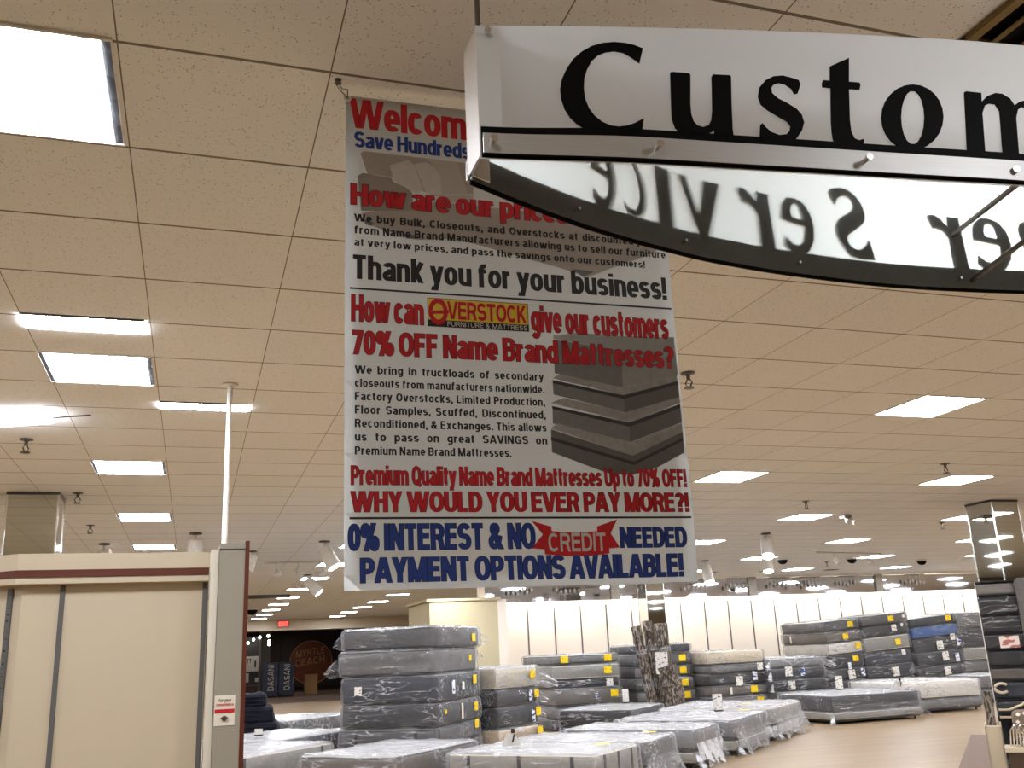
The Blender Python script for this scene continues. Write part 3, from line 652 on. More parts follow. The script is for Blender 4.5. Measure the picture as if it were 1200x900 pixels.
b = MB(); b.box(-.09, -.05, -.06, .09, .05, -.002, .006); b.build('case', M['post_grey'], t)
for sx in (-1, 1): b = MB(); b.tube([(sx*.05, -.03, -.05), (sx*.07, -.06, -.1), (sx*.08, -.1, -.12)], [.015, .03, .045], 10); b.build('lamp_head', M['white'], t)
# track rails with heads
def track(label, p, q, n, group='ceiling track lights'):
    t = thing('track_light', label, 'track light', (p[0], p[1], CZ), 0, group)
    d = Vector((q[0]-p[0], q[1]-p[1], 0))
    b = MB(); b.tube([(0, 0, -.02), d+Vector((0, 0, -.02))], .02, 6); b.build('rail', M['white'], t)
    for i in range(n):
        c = d*((i+.5)/n)
        b = MB(); b.tube([c+Vector((0, 0, -.03)), c+Vector((.02, 0, -.12)), c+Vector((.0, -.05, -.16))], .012, 6)
        b.tube([c+Vector((0, -.02, -.14)), c+Vector((.04, -.1, -.24))], [.05, .065], 10); b.build('track_head', M['white'], t)
track('thin ceiling track above the back wall beds with two heads', (12.2, 16.9), (14.2, 17.4), 2)
track('thin ceiling track with white heads between the entrance light panels', (1.15, 17.5), (2.3, 17.4), 3)
# flat ceiling speakers and return grilles seen edge on
for i, (x, y) in enumerate(((12.3, 21.5), (14.0, 21.6), (15.9, 21.5), (17.9, 21.4), (10.9, 21.2))):
    t = thing('ceiling_vent', 'small flat ceiling vent %s along the back wall from the banner' % ['second', 'third', 'fourth', 'fifth', 'nearest'][i], 'vent', (x, y, CZ), 0, 'small vents near the back wall')
    b = MB(); b.box(-.18, -.1, -.015, .18, .1, -.001, .004); b.build('plate', M['post_grey'], t)
    b = MB()
    for k in range(4): b.box(-.15, -.075+k*.042, -.019, .15, -.062+k*.042, -.015)
    b.build('slats', M['steel'], t)
# air diffuser over the sign
t = thing('air_vent', 'large louvred ceiling air vent above the hanging sign', 'vent', (2.451, 1.642, CZ), 0)
b = MB(); b.box(-.3, -.3, -.004, .3, .3, -.001); b.build('backing', M['letter'], t)
b = MB()
for sx, sy, hx, hy in ((-.285, 0, .02, .305), (.285, 0, .02, .305), (0, -.285, .305, .02), (0, .285, .305, .02)): b.box(sx-hx, sy-hy, -.02, sx+hx, sy+hy, -.001, .004)
b.build('frame', M['olive'], t)
for k in range(5):
    b = MB(); b.obox((-.2+.1*k, 0, -.014), (math.cos(.5), 0, math.sin(.5)), (0, 1, 0), (-math.sin(.5), 0, math.cos(.5)), .034, .27, .003); b.build('louvre', M['olive'], t)
# thin white pole
t = thing('power_pole', 'thin white pole from ceiling to floor behind the partition end', 'pole', (.16, 6.12, 0))
b = MB(); b.tube([(0, 0, 0), (0, 0, CZ-.01)], .017, 10); b.build('pole_tube', M['white'], t, True)
b = MB(); b.lathe([(.05, CZ-.001), (.05, CZ-.012), (.02, CZ-.02)], 14); b.build('ceiling_collar', M['white'], t)

# ------------------------------------------------------------------ cream partition with end post
t = thing('display_partition', 'tall cream slotted display partition with brown stripe at the left', 'partition', (-.704, 4.6, 0))
b = MB(); b.box(0, 0, 0, .762, .12, 1.99); b.build('panel', M['cream'], t)
b = MB(); b.obox((-.33, .31, .995), (.8, -.6, 0), (.6, .8, 0), (0, 0, 1), .45, .05, .995); b.build('angled_panel', M['cream'], t)
def board(z0, z1, out):
    b = MB()
    pts = [(-.72, .49), (-.02, -out), (.762, -out)]
    base = [(-.7, .6), (0, .04), (.762, .04)]
    for i in range(2):
        for zz in ((z0, z1),):
            a, c, d, e = pts[i], pts[i+1], base[i+1], base[i]
            vs = [b.bm.verts.new((p[0], p[1], z)) for z in zz for p in (a, c, d, e)]
            for f in ((0, 1, 2, 3), (4, 5, 6, 7), (0, 1, 5, 4), (1, 2, 6, 5), (2, 3, 7, 6), (3, 0, 4, 7)): b.bm.faces.new([vs[k] for k in f])
    return b
board(1.982, 2.052, .05).build('top_board', M['cream'], t)
board(1.952, 1.982, .056).build('stripe', M['brown'], t)
board(1.924, 1.952, .05).build('lower_board', M['cream'], t)
for x in (.16, .748): b = MB(); b.box(x-.01, -.009, .05, x+.01, 0, 1.92); b.build('slotted_channel', M['slot'], t)
b = MB(); b.obox((-.047, .031, .98), (.8, -.6, 0), (.6, .8, 0), (0, 0, 1), .012, .008, .93); b.build('slotted_channel', M['slot'], t)
t = thing('end_post', 'grey end post with brown edge closing the cream partition', 'post', (.0985, 4.5, 0))
b = MB(); b.box(0, 0, 0, .112, .30, 2.085, .003); b.build('post_body', M['post_grey'], t)
b = MB(); b.box(-.035, .02, 0, -.001, .30, 2.06, .003); b.build('ivory_side', M['ivory'], t)
b = MB(); b.box(.1125, .004, 0, .131, .30, 2.095); b.build('brown_edge', M['brown'], t)
b = MB(); b.box(0, -.003, 2.055, .112, 0, 2.06); b.build('cap_line', M['steel'], t)
lb = thing('sticker', 'small white sticker with red band on the grey end post', 'sticker', (.102, 4.499, 1.305))
b = MB(); b.box(0, -.0016, 0, .086, -.0004, .125); b.build('paper', M['ivory'], lb)
b = MB(); b.box(0.002, -.003, .052, .084, -.0018, .068); b.build('red_band', M['red'], lb)
lay(text_fit('for your', .018, .07, .098, .112, .16), lambda u, v: (u, -.0032, v), 'lettering', M['dkred'], lb)
lay(text_fit('convenience', .008, .08, .08, .094, .16), lambda u, v: (u, -.0032, v), 'lettering', M['red'], lb)
b = MB(); b.lathe([(.004, -.001), (.016, .012), (.004, .02)], 8, (.043, -.004, .02)); o = b.build('emblem', M['steel'], lb)

# ------------------------------------------------------------------ hanging lens-shaped sign
class Curve2:
    """a plan curve sampled by arc length, with outward normal on the given side"""
    def __init__(s, pts, side):
        P = [Vector(p) for p in pts]; Q = [2*P[0]-P[1]]+P+[2*P[-1]-P[-2]]; out = []
        for i in range(1, len(Q)-2):
            for k in range(12):
                t = k/12; a, b, c, d = Q[i-1], Q[i], Q[i+1], Q[i+2]
                out.append(.5*((2*b)+(c-a)*t+(2*a-5*b+4*c-d)*t*t+(3*b-a-3*c+d)*t**3))
        out.append(P[-1]); s.p = out; s.side = side; s.s = [0]
        for a, b in zip(out, out[1:]): s.s.append(s.s[-1]+(b-a).length)
        s.L = s.s[-1]
    def at(s, d, off=0):
        import bisect
        i = min(max(bisect.bisect(s.s, d)-1, 0), len(s.p)-2)
        a, b = s.p[i], s.p[i+1]; t = (d-s.s[i])/max(1e-9, s.s[i+1]-s.s[i]); q = a+(b-a)*t
        def tan(j):
            u = s.p[min(j+1, len(s.p)-1)]-s.p[max(j-1, 0)]; return u.normalized()
        tg = (tan(i)*(1-t)+tan(i+1)*t).normalized(); n = Vector((tg.y, -tg.x))*s.side
        return q+n*off
FR = Curve2([(.47, 1.516), (.758, 1.4805), (1.046, 1.445), (1.334, 1.4095), (1.623, 1.374), (1.9, 1.352), (2.2, 1.356), (2.5, 1.385), (2.8, 1.44), (3.02, 1.50), (3.2, 1.565)], 1)
BK = Curve2([(.48, 1.605), (.623, 1.676), (.81, 1.755), (1.061, 1.832), (1.218, 1.865), (1.431, 1.891), (1.75, 1.902), (2.12, 1.868), (2.5, 1.80), (2.85, 1.715), (3.21, 1.62)], -1)
SO = Vector((.47, 1.516, 0))
sign = thing('hanging_sign', 'large hanging service desk sign with big black letters on frosted panels', 'sign', (.47, 1.516, 2.45))
ZL = -2.45
def ztop(u):                       # arched top edge, u from 0 to 1 along the sign
    return 2.724+.072*math.sin(math.pi*min(max(u, 0), 1))**.9
def rise(z, h):                    # the lower edges climb a little away from both ends
    def f(u):
        k = min(1, min(u, 1-u)*8.2); return z+h*k*k*(3-2*k)**1 if k < 1 else z+h
    return f
def fpt(cv):
    def f(s, z, off=0):
        q = cv.at(s, off); return Vector((q.x-SO.x, q.y-SO.y, z+ZL))
    return f
F, K = fpt(FR), fpt(BK)
def sheet(cv, fn, z0, z1f, o0, o1, s0=0, s1=None, n=64):
    b = MB(); s1 = cv.L if s1 is None else s1; rows = []
    for i in range(n+1):
        s = s0+(s1-s0)*i/n; zt = z1f(s/cv.L) if callable(z1f) else z1f; zb = z0(s/cv.L) if callable(z0) else z0
        rows.append([b.bm.verts.new(fn(s, z, o)) for z, o in ((zb, o1), (zt, o1), (zt, o0), (zb, o0))])
    for p, q in zip(rows, rows[1:]):
        for k in range(4): b.bm.faces.new((p[k], p[(k+1) % 4], q[(k+1) % 4], q[k]))
    b.bm.faces.new(rows[0]); b.bm.faces.new(rows[-1][::-1])
    return b
def panel(cv, fn, z0, name, mat):
    b = sheet(cv, fn, z0, ztop, 0, .005)
    o = b.build(name, mat, sign); o.data.materials.append(M['clear'])
    n = len(o.data.polygons)
    for i, p in enumerate(o.data.polygons): p.material_index = 0 if (i < n-2 and i % 4 == 0) else 1
panel(FR, F, rise(2.437, .0075), 'front_panel', M['frost_front'])
panel(BK, K, 2.446, 'rear_panel', M['frost_back'])
def ngly(ch):
    """an upright letter outline scaled to baseline 0, cap height 1 from the traced ones, else drawn"""
    base, cap = 2.506, .2085
    if ch in GLY:
        pts = GLY[ch]; x0 = min(p[0] for p in pts); o = [((a-x0)/cap, max(-.06, (b-base)/cap)) for a, b in pts]; h = []
    elif ch == 'o':
        x0 = min(p[0] for p in GLY['o_out']); o = [((a-x0)/cap, (b-base)/cap) for a, b in GLY['o_out']]; h = [[((a-x0)/cap, (b-base)/cap) for a, b in GLY['o_in']]]
    elif ch == 'S':
        s, _ = ngly('s'); k = 1/max(b for a, b in s); return [(a*1.32, b*k) for a, b in s], []
    elif ch == 'c':
        s, _ = ngly('C'); return [(a*.66, b*.74) for a, b in s], []
    elif ch == 'e':
        o = [(.57, .20), (.45, .11), (.34, .1), (.25, .15), (.205, .25), (.2, .36), (.6, .42), (.6, .5), (.56, .64), (.45, .735), (.3, .745), (.15, .69), (.05, .56), (.01, .38), (.05, .18), (.16, .03), (.3, -.04), (.48, -.02), (.6, .08)]
        h = [[(.21, .45), (.4, .475), (.41, .56), (.37, .65), (.3, .675), (.24, .62)]]
    elif ch == 'r':
        o = [(.0, -.05), (.03, .70), (.01, .72), (.19, .74), (.21, .58), (.27, .68), (.36, .745), (.45, .745), (.47, .72), (.42, .54), (.37, .565), (.29, .53), (.22, .44), (.215, -.05)]; h = []
    elif ch == 'v':
        o = [(.0, .72), (.24, .72), (.36, .23), (.5, .72), (.62, .72), (.38, -.05), (.25, -.05)]; h = []
    elif ch == 'i':
        o = [(.0, -.05), (.0, .72), (.2, .74), (.2, -.05)]; h = []
    return o, h
def place(txt, fn, out, cap, z0, mirror):
    b = MB()
    for ch, s0, s1 in txt:
        o, h = ngly(ch); w = max(a for a, _ in o); k = (s1-s0)/w
        g = (lambda a: s1-a*k) if mirror else (lambda a: s0+a*k)
        slab_letter(b, [(g(a), z0+c*cap) for a, c in o], [[(g(a), z0+c*cap) for a, c in q] for q in h], fn, out, out+.003)
        if ch == 'i': slab_letter(b, [(g(.1+.12*math.cos(i*.6283)), z0+cap*(.93+.12*math.sin(i*.6283))) for i in range(10)], [], fn, out, out+.003)
    return b
fr_txt = []
for ch in ('C', 'u', 's', 't', 'm'): fr_txt.append((ch, min(p[0] for p in GLY[ch]), max(p[0] for p in GLY[ch])))
fr_txt.append(('o', min(p[0] for p in GLY['o_out']), max(p[0] for p in GLY['o_out'])))
s0 = max(p[0] for p in GLY['m'])+.05
for ch, w, gp in (('e', .125, .045), ('r', .095, .11), ('S', .125, .05), ('e', .125, .045), ('r', .095, .03), ('v', .13, .045), ('i', .045, .05), ('c', .11, .045), ('e', .125, .04)):
    fr_txt.append((ch, s0, s0+w)); s0 += w+gp
bl = place(fr_txt, F, .006, .2085, 2.502, False)
bs = sheet(FR, F, rise(2.4385, .008), rise(2.5025, .0165), .006, .009, .003, FR.L-.003); me = bpy.data.meshes.new('tmp'); bs.bm.to_mesh(me); bl.bm.from_mesh(me)
bl.build('front_lettering', M['letter'], sign)
def arc_s(x):
    return min(range(400), key=lambda i: abs(BK.at(BK.L*i/400).x-x))*BK.L/400
bk = [('e', .803, .878), ('c', .891, .964), ('i', 1.003, 1.047), ('v', 1.075, 1.205), ('r', 1.26, 1.362), ('e', 1.39, 1.497), ('S', 1.56, 1.681), ('r', 1.872, 1.978), ('e', 2.005, 2.12), ('m', 2.15, 2.36), ('o', 2.39, 2.5), ('t', 2.53, 2.61), ('s', 2.64, 2.73), ('u', 2.76, 2.89), ('C', 2.93, 3.09)]
bl = place([(c, arc_s(a), arc_s(b)) for c, a, b in bk], K, .0075, .2085, 2.506, True)
bs = sheet(BK, K, 2.4375, 2.5065, .0075, .0105, .003, BK.L-.003); bs.bm.to_mesh(me); bl.bm.from_mesh(me)
bl.build('rear_lettering', M['letter'], sign); bpy.data.meshes.remove(me)
sheet(FR, F, rise(2.4428, .008), rise(2.4845, .0125), .013, .017, .005, FR.L-.005).build('front_bar', M['alu'], sign)
sheet(FR, F, rise(2.4418, .008), rise(2.4429, .008), .0125, .0175, .004, FR.L-.004).build('bar_edge', M['letter'], sign)
sheet(BK, K, 2.451, 2.4925, .018, .022, .005, BK.L-.005).build('rear_bar', M['alu'], sign)
# end bracket and standoff bolts
for s in (0, 1):
    a = FR.at(FR.L*s); c = BK.at(BK.L*s); mid = ((a.x+c.x)/2-SO.x, (a.y+c.y)/2-SO.y, 0)
    b = MB(); b.box(mid[0]-.003, mid[1]-.045, -.002, mid[0]+.003, mid[1]+.045, .274); b.build('end_plate', M['chrome'], sign)
    e = .0 if s == 0 else FR.L-.044
    sheet(FR, F, 2.44, 2.7255, .0052, .0058, e+.001, e+.046, 4).build('end_bracket', M['bracket'], sign)
    e = .0 if s == 0 else BK.L-.044
    sheet(BK, K, 2.45, 2.724, -.006, -.002, e, e+.044, 4).build('end_bracket', M['white'], sign)
def bolt(fn, s, z, o0, o1, r=.0065):
    b = MB(); b.tube([fn(s, z, o0), fn(s, z, o1-.004), fn(s, z, o1-.004), fn(s, z, o1)], [r*.6, r*.6, r, r], 12); b.build('bolt', M['chrome'], sign)
for s in (.022, .345, .785, 1.13, 1.6, 2.1, 2.6): bolt(F, s, 2.463 if s < .1 or s > FR.L-.1 else 2.473, 0, .038 if s < 1 else .024, .0078)
bolt(F, .022, 2.708, 0, .02)
for s in (.3, .63, .99, 1.5, 2.0, 2.5): bolt(K, s, 2.47, -.012, .02, .006)
# spacer rods between the two panels
for s, z, sb in ((1.36, 2.60, 1.505), (1.36, 2.468, 1.54), (2.2, 2.60, 2.1), (2.2, 2.468, 2.1)):
    b = MB(); b.tube([F(s, z, -.001), K(sb, z, -.001)], .007, 10); b.build('spacer_rod', M['steel'], sign)
for s in (.012, FR.L-.012):
    q = F(s, 2.7, -.03); b = MB(); b.tube([q, (q.x, q.y, CZ-2.452)], .0055, 8); b.build('hanging_rod', M['steel'], sign)

# ------------------------------------------------------------------ vinyl banner
BO = Vector((.384, 2.6404, 3.2649)); BU = Vector((.9997, -.026, 0))
ban = thing('hanging_banner', 'big white printed vinyl store banner hanging from the ceiling, red blue and black print', 'banner', (BO.x, BO.y, 1.735))
BN = Vector((-.026, -.9997, 0))
BW, BH = 1.072, 1.533
def bwave(u, v):
    k = max(0, (-v-1.15)/.38)
    return .012*math.sin(u*4.2+.6)*k*k+.02*max(0, u-.98)*k-.0025*math.sin(v*5)
def bp(u, v, o=0):
    p = BU*u+BN*(bwave(u, v)+o); p.z += v+BO.z-1.735
    k = max(0, (-v-1.2)/.33); p += BU*(.0*k*u)
    return p
def sheetgrid(nu, nv, o):
    b = MB(); g = [[b.bm.verts.new(bp(BW*i/nu, -BH*j/nv+(0.003 if j == nv and i > nu-3 else 0), o)) for i in range(nu+1)] for j in range(nv+1)]
    for j in range(nv):
        for i in range(nu): b.bm.faces.new((g[j][i], g[j][i+1], g[j+1][i+1], g[j+1][i]))
    return b
b = sheetgrid(24, 36, 0)
bmesh.ops.solidify(b.bm, geom=b.bm.faces[:], thickness=.0008)
b.build('vinyl_sheet', M['vinyl'], ban, True)
U0 = .0053
LAY = [0]
def ink(polys, mat, name, o):
    out = MB()
    for q in polys:
        out.quad([bp(a+U0, c, o) for a, c in q])
    return out.build(name, M[mat] if isinstance(mat, str) else mat, ban)
def flat(d, order, name, o):
    """a printed picture: flat tinted outlines"""
    holder = None
    for k, (key, mat) in enumerate(order):
        b = MB(); pts, tris, _ = fan(d[key])
        vs = [b.bm.verts.new(bp(p.x+U0, p.y, o+k*.00005)) for p in pts]
        for t in tris:
            try: b.bm.faces.new([vs[i] for i in t])
            except ValueError: pass
        ob = b.build(name if holder is None else 'picture_area', mat, holder or ban)
        if holder is None: holder = ob
    return holder
pg = lambda n, v, w=0, vr=.12, sc=26: plain('print_'+n, srgb(v, v-w, v-2*w), .5, var=vr, scale=sc)
g_l, g_m, g_d, g_b = pg('light', 158, 0, .16, 50), pg('mid', 126, 0, .16, 50), pg('dark', 104, 0, .14, 50), pg('band', 58, 0)
tn_l, tn_m, tn_d, tn_p = pg('sofa_light', 182, 8, .05), pg('sofa', 166, 9, .05), pg('sofa_shade', 148, 9, .05), pg('pillow', 196, 6, .08, 40)
flat(SOFA2, (('base', tn_m), ('foot1', g_d), ('foot2', g_d), ('foot3', g_d)), 'sofa_picture', .0003)
flat(SOFA, (('back', tn_m), ('cush', tn_l), ('arm', tn_d), ('seatline', tn_l), ('pillow1', tn_p), ('pillow2', tn_p)), 'sofa_picture', .0006)
flat(MATT, (('m1top', g_l), ('m1side', g_m), ('m1r', g_l), ('m2top', pg('mott', 160, 0, .3, 60)), ('m2side', g_m), ('m2r', g_d), ('m2band', g_b), ('m3top', bpy.data.materials['print_mott']), ('m3side', g_m), ('m3r', g_d), ('m3band', g_b), ('m4top', bpy.data.materials['print_mott']), ('m4side', g_d), ('m4r', g_d), ('m4band', g_b)), 'mattress_picture', .0003)
def line(txt, u0, u1, v0, v1, col, edge=None, t=.2, gap=.08, space=.3, name='lettering', grow=.022):
    k = 1.6 if t > .23 else 1.45 if t > .2 else 1.0      # heavy display lines have wide uprights and slimmer cross strokes
    t = .18 if t > .23 else .178 if t > .2 else t
    if edge: ink(text_fit(txt, u0, u1, v0, v1, t, gap, space, grow, k), edge, 'letter_edge', .0013)
    return ink(text_fit(txt, u0, u1, v0, v1, t, gap, space, 0, k), col, name, .0016)
line('Welcome', .008, .439, -.113, -.009, 'red', None, .28, .02)
line('Save Hundreds!', .0216, .405, -.181, -.125, 'blue', None, .28, .02)
line('How are our prices so low?', .0115, 1.02, -.378, -.307, 'red', 'dkred', .265, .04)
line('We buy Bulk, Closeouts, and Overstocks at discounted prices', .0219, 1.055, -.433, -.408, 'ink', None, .215, .14, .52)
line('from Name Brand Manufacturers allowing us to sell our furniture', .022, 1.055, -.473, -.447, 'ink', None, .215, .14, .4)
line('at very low prices, and pass the savings onto our customers!', .022, .977, -.513, -.489, 'ink', None, .215, .14, .34)
line('Thank you for your business!', .0153, 1.047, -.62, -.542, 'ink', None, .265, .04)
rule = lambda z0, z1: [[(.0096+1.0496*i/24, z0), (.0096+1.0496*(i+1)/24, z0), (.0096+1.0496*(i+1)/24, z1), (.0096+1.0496*i/24, z1)] for i in range(24)]
ink(rule(-.6535, -.6475), 'ink', 'rule', .0016)
line('How can', .0141, .2311, -.7535, -.67, 'red', 'dkred', .265, .05)
line('give our customers', .5718, 1.041, -.755, -.67, 'red', 'dkred', .265, .05)
line('70% OFF Name Brand Mattresses?', .0143, 1.051, -.855, -.782, 'red', 'dkred', .265, .05)
para = ('We bring in truckloads of secondary', 'closeouts from manufacturers nationwide.', 'Factory Overstocks, Limited Production,', 'Floor Samples, Scuffed, Discontinued,', 'Reconditioned, & Exchanges. This allows', 'us to pass on great SAVINGS on', 'Premium Name Brand Mattresses.')
for i, (tx, sp) in enumerate(zip(para, (.62, .34, .44, .6, .36, .95, .34))):
    line(tx, .0246, .603 if i < 6 else .488, -.914-.0401*i, -.8895-.0401*i, 'ink', None, .215, .13, sp)
line('Premium Quality Name Brand Mattresses Up to 70% OFF!', .0138, 1.0544, -1.241, -1.1865, 'red', 'dkred', .245, .06)
line('WHY WOULD YOU EVER PAY MORE?!', .014, 1.0545, -1.318, -1.26, 'red', 'dkred', .25, .05)
ink(rule(-1.3385, -1.3325), 'ink', 'rule', .0016)
line('0% INTEREST & NO', .006, .548, -1.425, -1.352, 'blue', 'dkblue', .25, .05)
line('NEEDED', .8175, 1.0381, -1.4255, -1.3655, 'blue', 'dkblue', .265, .05)
line('PAYMENT OPTIONS AVAILABLE!', .0388, 1.0189, -1.513, -1.446, 'blue', 'dkblue', .25, .05)
# red ribbon with CREDIT
rb = [[(.54, -1.345), (.60, -1.362), (.60, -1.43), (.535, -1.425), (.572, -1.385)], [(.745, -1.362), (.812, -1.341), (.788, -1.383), (.815, -1.425), (.745, -1.43)]]
mid = [[(.575+.205*i/6, -1.372-.008*math.sin(math.pi*i/6)), (.575+.205*(i+1)/6, -1.372-.008*math.sin(math.pi*(i+1)/6)), (.575+.205*(i+1)/6, -1.442-.008*math.sin(math.pi*(i+1)/6)), (.575+.205*i/6, -1.442-.008*math.sin(math.pi*i/6))] for i in range(6)]
rib = MB()
for q in rb:
    pts, tris, _ = fan(q); vs = [rib.bm.verts.new(bp(p.x+U0, p.y, .0012)) for p in pts]
    for t in tris: rib.bm.faces.new([vs[i] for i in t])
for q in mid: rib.quad([bp(a+U0, c, .0014) for a, c in q])
rib.build('ribbon', M['red'], ban)
line('CREDIT', .588, .77, -1.435, -1.381, 'vinyl', None, .17, .1)
# the shop logo
ink([[(.243, -.757), (.5635, -.757), (.5635, -.665), (.243, -.665)]], 'ink', 'logo_ground', .0013)
ink([[(.245, -.735), (.5615, -.735), (.5615, -.667), (.245, -.667)]], 'yellow_ink', 'logo_field', .0014)
line('VERSTOCK', .305, .558, -.73, -.673, 'red', 'dkred', .2, .05)
line('FURNITURE & MATTRESS', .304, .558, -.7535, -.738, 'vinyl', None, .14, .14, .35)
ink([[(.247+.029+.03*math.cos(a), -.708+.043*math.sin(a)) for a in (i*math.pi/10 for i in range(20))]], 'red', 'logo_ring', .0015)
ink([[(.276+.017*math.cos(a), -.708+.026*math.sin(a)) for a in (i*math.pi/10 for i in range(20))]], 'yellow_ink', 'logo_ring', .0016)
ink([[(.247, -.708), (.309, -.701), (.309, -.713), (.247, -.718)]], 'red', 'logo_bar', .0017)
# hanging hooks
for u in (.006, BW-.012):
    b = MB(); b.lathe([(.006, 0), (.012, .001), (.006, .002)], 12); g = b.build('grommet', M['chrome'], ban, loc=bp(u, -.012, .001), rot=(R(90), 0, 0))
    p0 = bp(u, -.01, .003); top = Vector((p0.x-.035, p0.y-.03, CZ-1.735))
    b = MB(); b.tube([p0, p0+Vector((.0, 0, .03)), top+Vector((.012, 0, -.03)), top], .0016, 6)
    b.tube([p0, p0+Vector((-.025, 0, .025)), top+Vector((-.004, 0, -.02)), top], .0016, 6); b.build('wire_hook', M['steel'], ban)
    b = MB(); b.lathe([(.012, CZ-1.735-.012), (.006, CZ-1.735-.004), (.012, CZ-1.735-.001)], 10, (top.x, top.y, 0)); b.build('ceiling_clip', M['steel'], ban)

# ------------------------------------------------------------------ mattresses, box springs and their plastic
def rbox(W, L, T, r, step, disp=0, seed=0, freq=5.0, sag=0):
    """rounded box centred in x and y, standing on z = 0, with optional wrinkles"""
    hx, hy, hz = W/2, L/2, T/2; r = min(r, hx*.9, hy*.9, hz*.9)
    b = MB(); key = {}
    so = Vector((seed*3.1, seed*1.7, seed*.9))
    def vert(p):
        q = Vector((max(-hx+r, min(hx-r, p.x)), max(-hy+r, min(hy-r, p.y)), max(-hz+r, min(hz-r, p.z)))); d = p-q
        n = d.normalized() if d.length > 1e-6 else Vector((0, 0, 1))
        w = q+n*r
        if disp:
            k = noise.noise(w*freq+so)+.6*noise.noise(w*freq*2.3+so)
            w += n*disp*(.45+k)
        if sag and p.z > hz-1e-4: w.z += sag*(noise.noise(w*2.0+so))+sag*.6*math.cos(w.x/hx*1.5)*math.cos(w.y/hy*1.5)
        k = (round(p.x, 4), round(p.y, 4), round(p.z, 4))
        if k not in key: key[k] = b.bm.verts.new(w+Vector((0, 0, hz)))
        return key[k]
    def lin(h):
        inner = max(1, round(2*(h-r)/step)); e = [-h, -h+r*.35]
        e += [-h+r+2*(h-r)*i/inner for i in range(inner+1)]
        return e+[h-r*.35, h]
    gx, gy, gz = lin(hx), lin(hy), lin(hz)
    def face(A, B, f):
        for i in range(len(A)-1):
            for j in range(len(B)-1):
                try: b.bm.faces.new([vert(f(A[i], B[j])), vert(f(A[i+1], B[j])), vert(f(A[i+1], B[j+1])), vert(f(A[i], B[j+1]))])
                except ValueError: pass
    for s in (-1, 1):
        face(gx, gy, lambda x, y: Vector((x, y, s*hz))); face(gx, gz, lambda x, z: Vector((x, s*hy, z))); face(gy, gz, lambda y, z: Vector((s*hx, y, z)))
    return b
BODY = {}
def slab(kind, label, c, h, W, L, T, z0, side, top=None, tags=(), wrap='wrap', fine=False, group=None, tilt=0, bands=0, tails=(), skirts=(), pip=True, seed=None, milky=0):
    """a mattress or box spring: body, piping, plastic wrap, stickers. c = plan centre, h = heading of its length in degrees"""
    seed = seed if seed is not None else rnd.randint(0, 9999); rr = random.Random(seed)
    t = thing(kind, label, kind.replace('_', ' '), (c[0], c[1], z0+.004), R(-h), group, (0, R(tilt)))
    k = (kind, round(W, 2), round(L, 2), round(T, 2), fine)
    r = .05 if kind == 'mattress' else .03
    if k not in BODY:
        BODY[k] = rbox(W-.05, L-.05, T-.02, r, .12 if fine else .3, sag=.012 if fine else 0).bm
    bm = BODY[k]; me = bpy.data.meshes.new('body'); bm.to_mesh(me)
    me.materials.append(M[side]); me.materials.append(M[top or side])
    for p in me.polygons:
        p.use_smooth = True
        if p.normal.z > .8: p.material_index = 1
    link('body', me, t, loc=(0, 0, .008))
    if pip:
        b = MB(); x, y = W/2-.035, L/2-.035
        for z in (.03, T-.03): b.tube([(-x+.03, -y, z), (x-.03, -y, z), (x, -y+.03, z), (x, y-.03, z), (x-.03, y, z), (-x+.03, y, z), (-x, y-.03, z), (-x, -y+.03, z)], .009, 6, closed=True)
        b.build('piping', M['band'] if side not in ('white', 'cream_f', 'lightgrey', 'beige') else M['ivory'], t)
    for i in range(bands):
        b = MB(); y = -L/2+.25+(L-.5)*i/max(1, bands-1)
        for sx in (-1, 1): b.box(sx*(W/2-.02)-.004, y-.02, .03, sx*(W/2-.02)+.004, y+.02, T-.03)
        x = -W/2+.3+(W-.6)*i/max(1, bands-1)
        for sy in (-1, 1): b.box(x-.02, sy*(L/2-.02)-.004, .03, x+.02, sy*(L/2-.02)+.004, T-.03)
        b.build('border_band', M['band'], t)
    if wrap:
        d = .016 if fine else .022
        b = rbox(W+.012, L+.012, T+.002, .06, .055 if fine else .13, d, seed, 6.5 if fine else 4.5)
        for (cx, cy, s) in tails:      # gathered ears of loose film
            o = Vector((cx*W/2, cy*L/2, T*.45)); dr = Vector((cx, cy, -.25)).normalized()
            u = Vector((-dr.y, dr.x, 0)).normalized(); ph = rr.uniform(0, 6); rows = []
            for i in range(11):
                k = i/10; z = (k-.5)*T*.95; ln = (.08+.13*math.sin(math.pi*k)**.7+.06*rr.random())*s; row = []
                for j in range(4):
                    g = j/3
                    row.append(b.bm.verts.new(o+dr*(ln*g-.03)+u*(.055*s*g*math.sin(i*1.7+ph)+.02*s*g*math.sin(i*3.1))+Vector((0, 0, z*(1-.45*g)-.05*s*g*g))))
                rows.append(row)
            for p, q in zip(rows, rows[1:]):
                for j in range(3): b.bm.faces.new((p[j], p[j+1], q[j+1], q[j]))
        for (f, dn, out) in skirts:    # loose film hanging below one side
            n = 26; rows = []; ph = rr.uniform(0, 6)
            for i in range(n+1):
                k = i/n-.5; row = []
                for j in range(5):
                    g = j/4; o_ = .012+out*g*(.6+.4*math.sin(i*.9+ph))+.035*g*math.sin(i*2.3+ph*2); z = T*.35-(T*.35+dn*(.75+.3*math.sin(i*.55+ph)))*g
                    row.append(b.bm.verts.new(Vector((W/2+o_, k*L, z)) if f == 'R' else Vector((k*W, -L/2-o_, z))))
                rows.append(row)
            for p, q in zip(rows, rows[1:]):
                for j in range(4): b.bm.faces.new((p[j], p[j+1], q[j+1], q[j]))
        b.build('plastic_wrap', M[wrap], t, True)
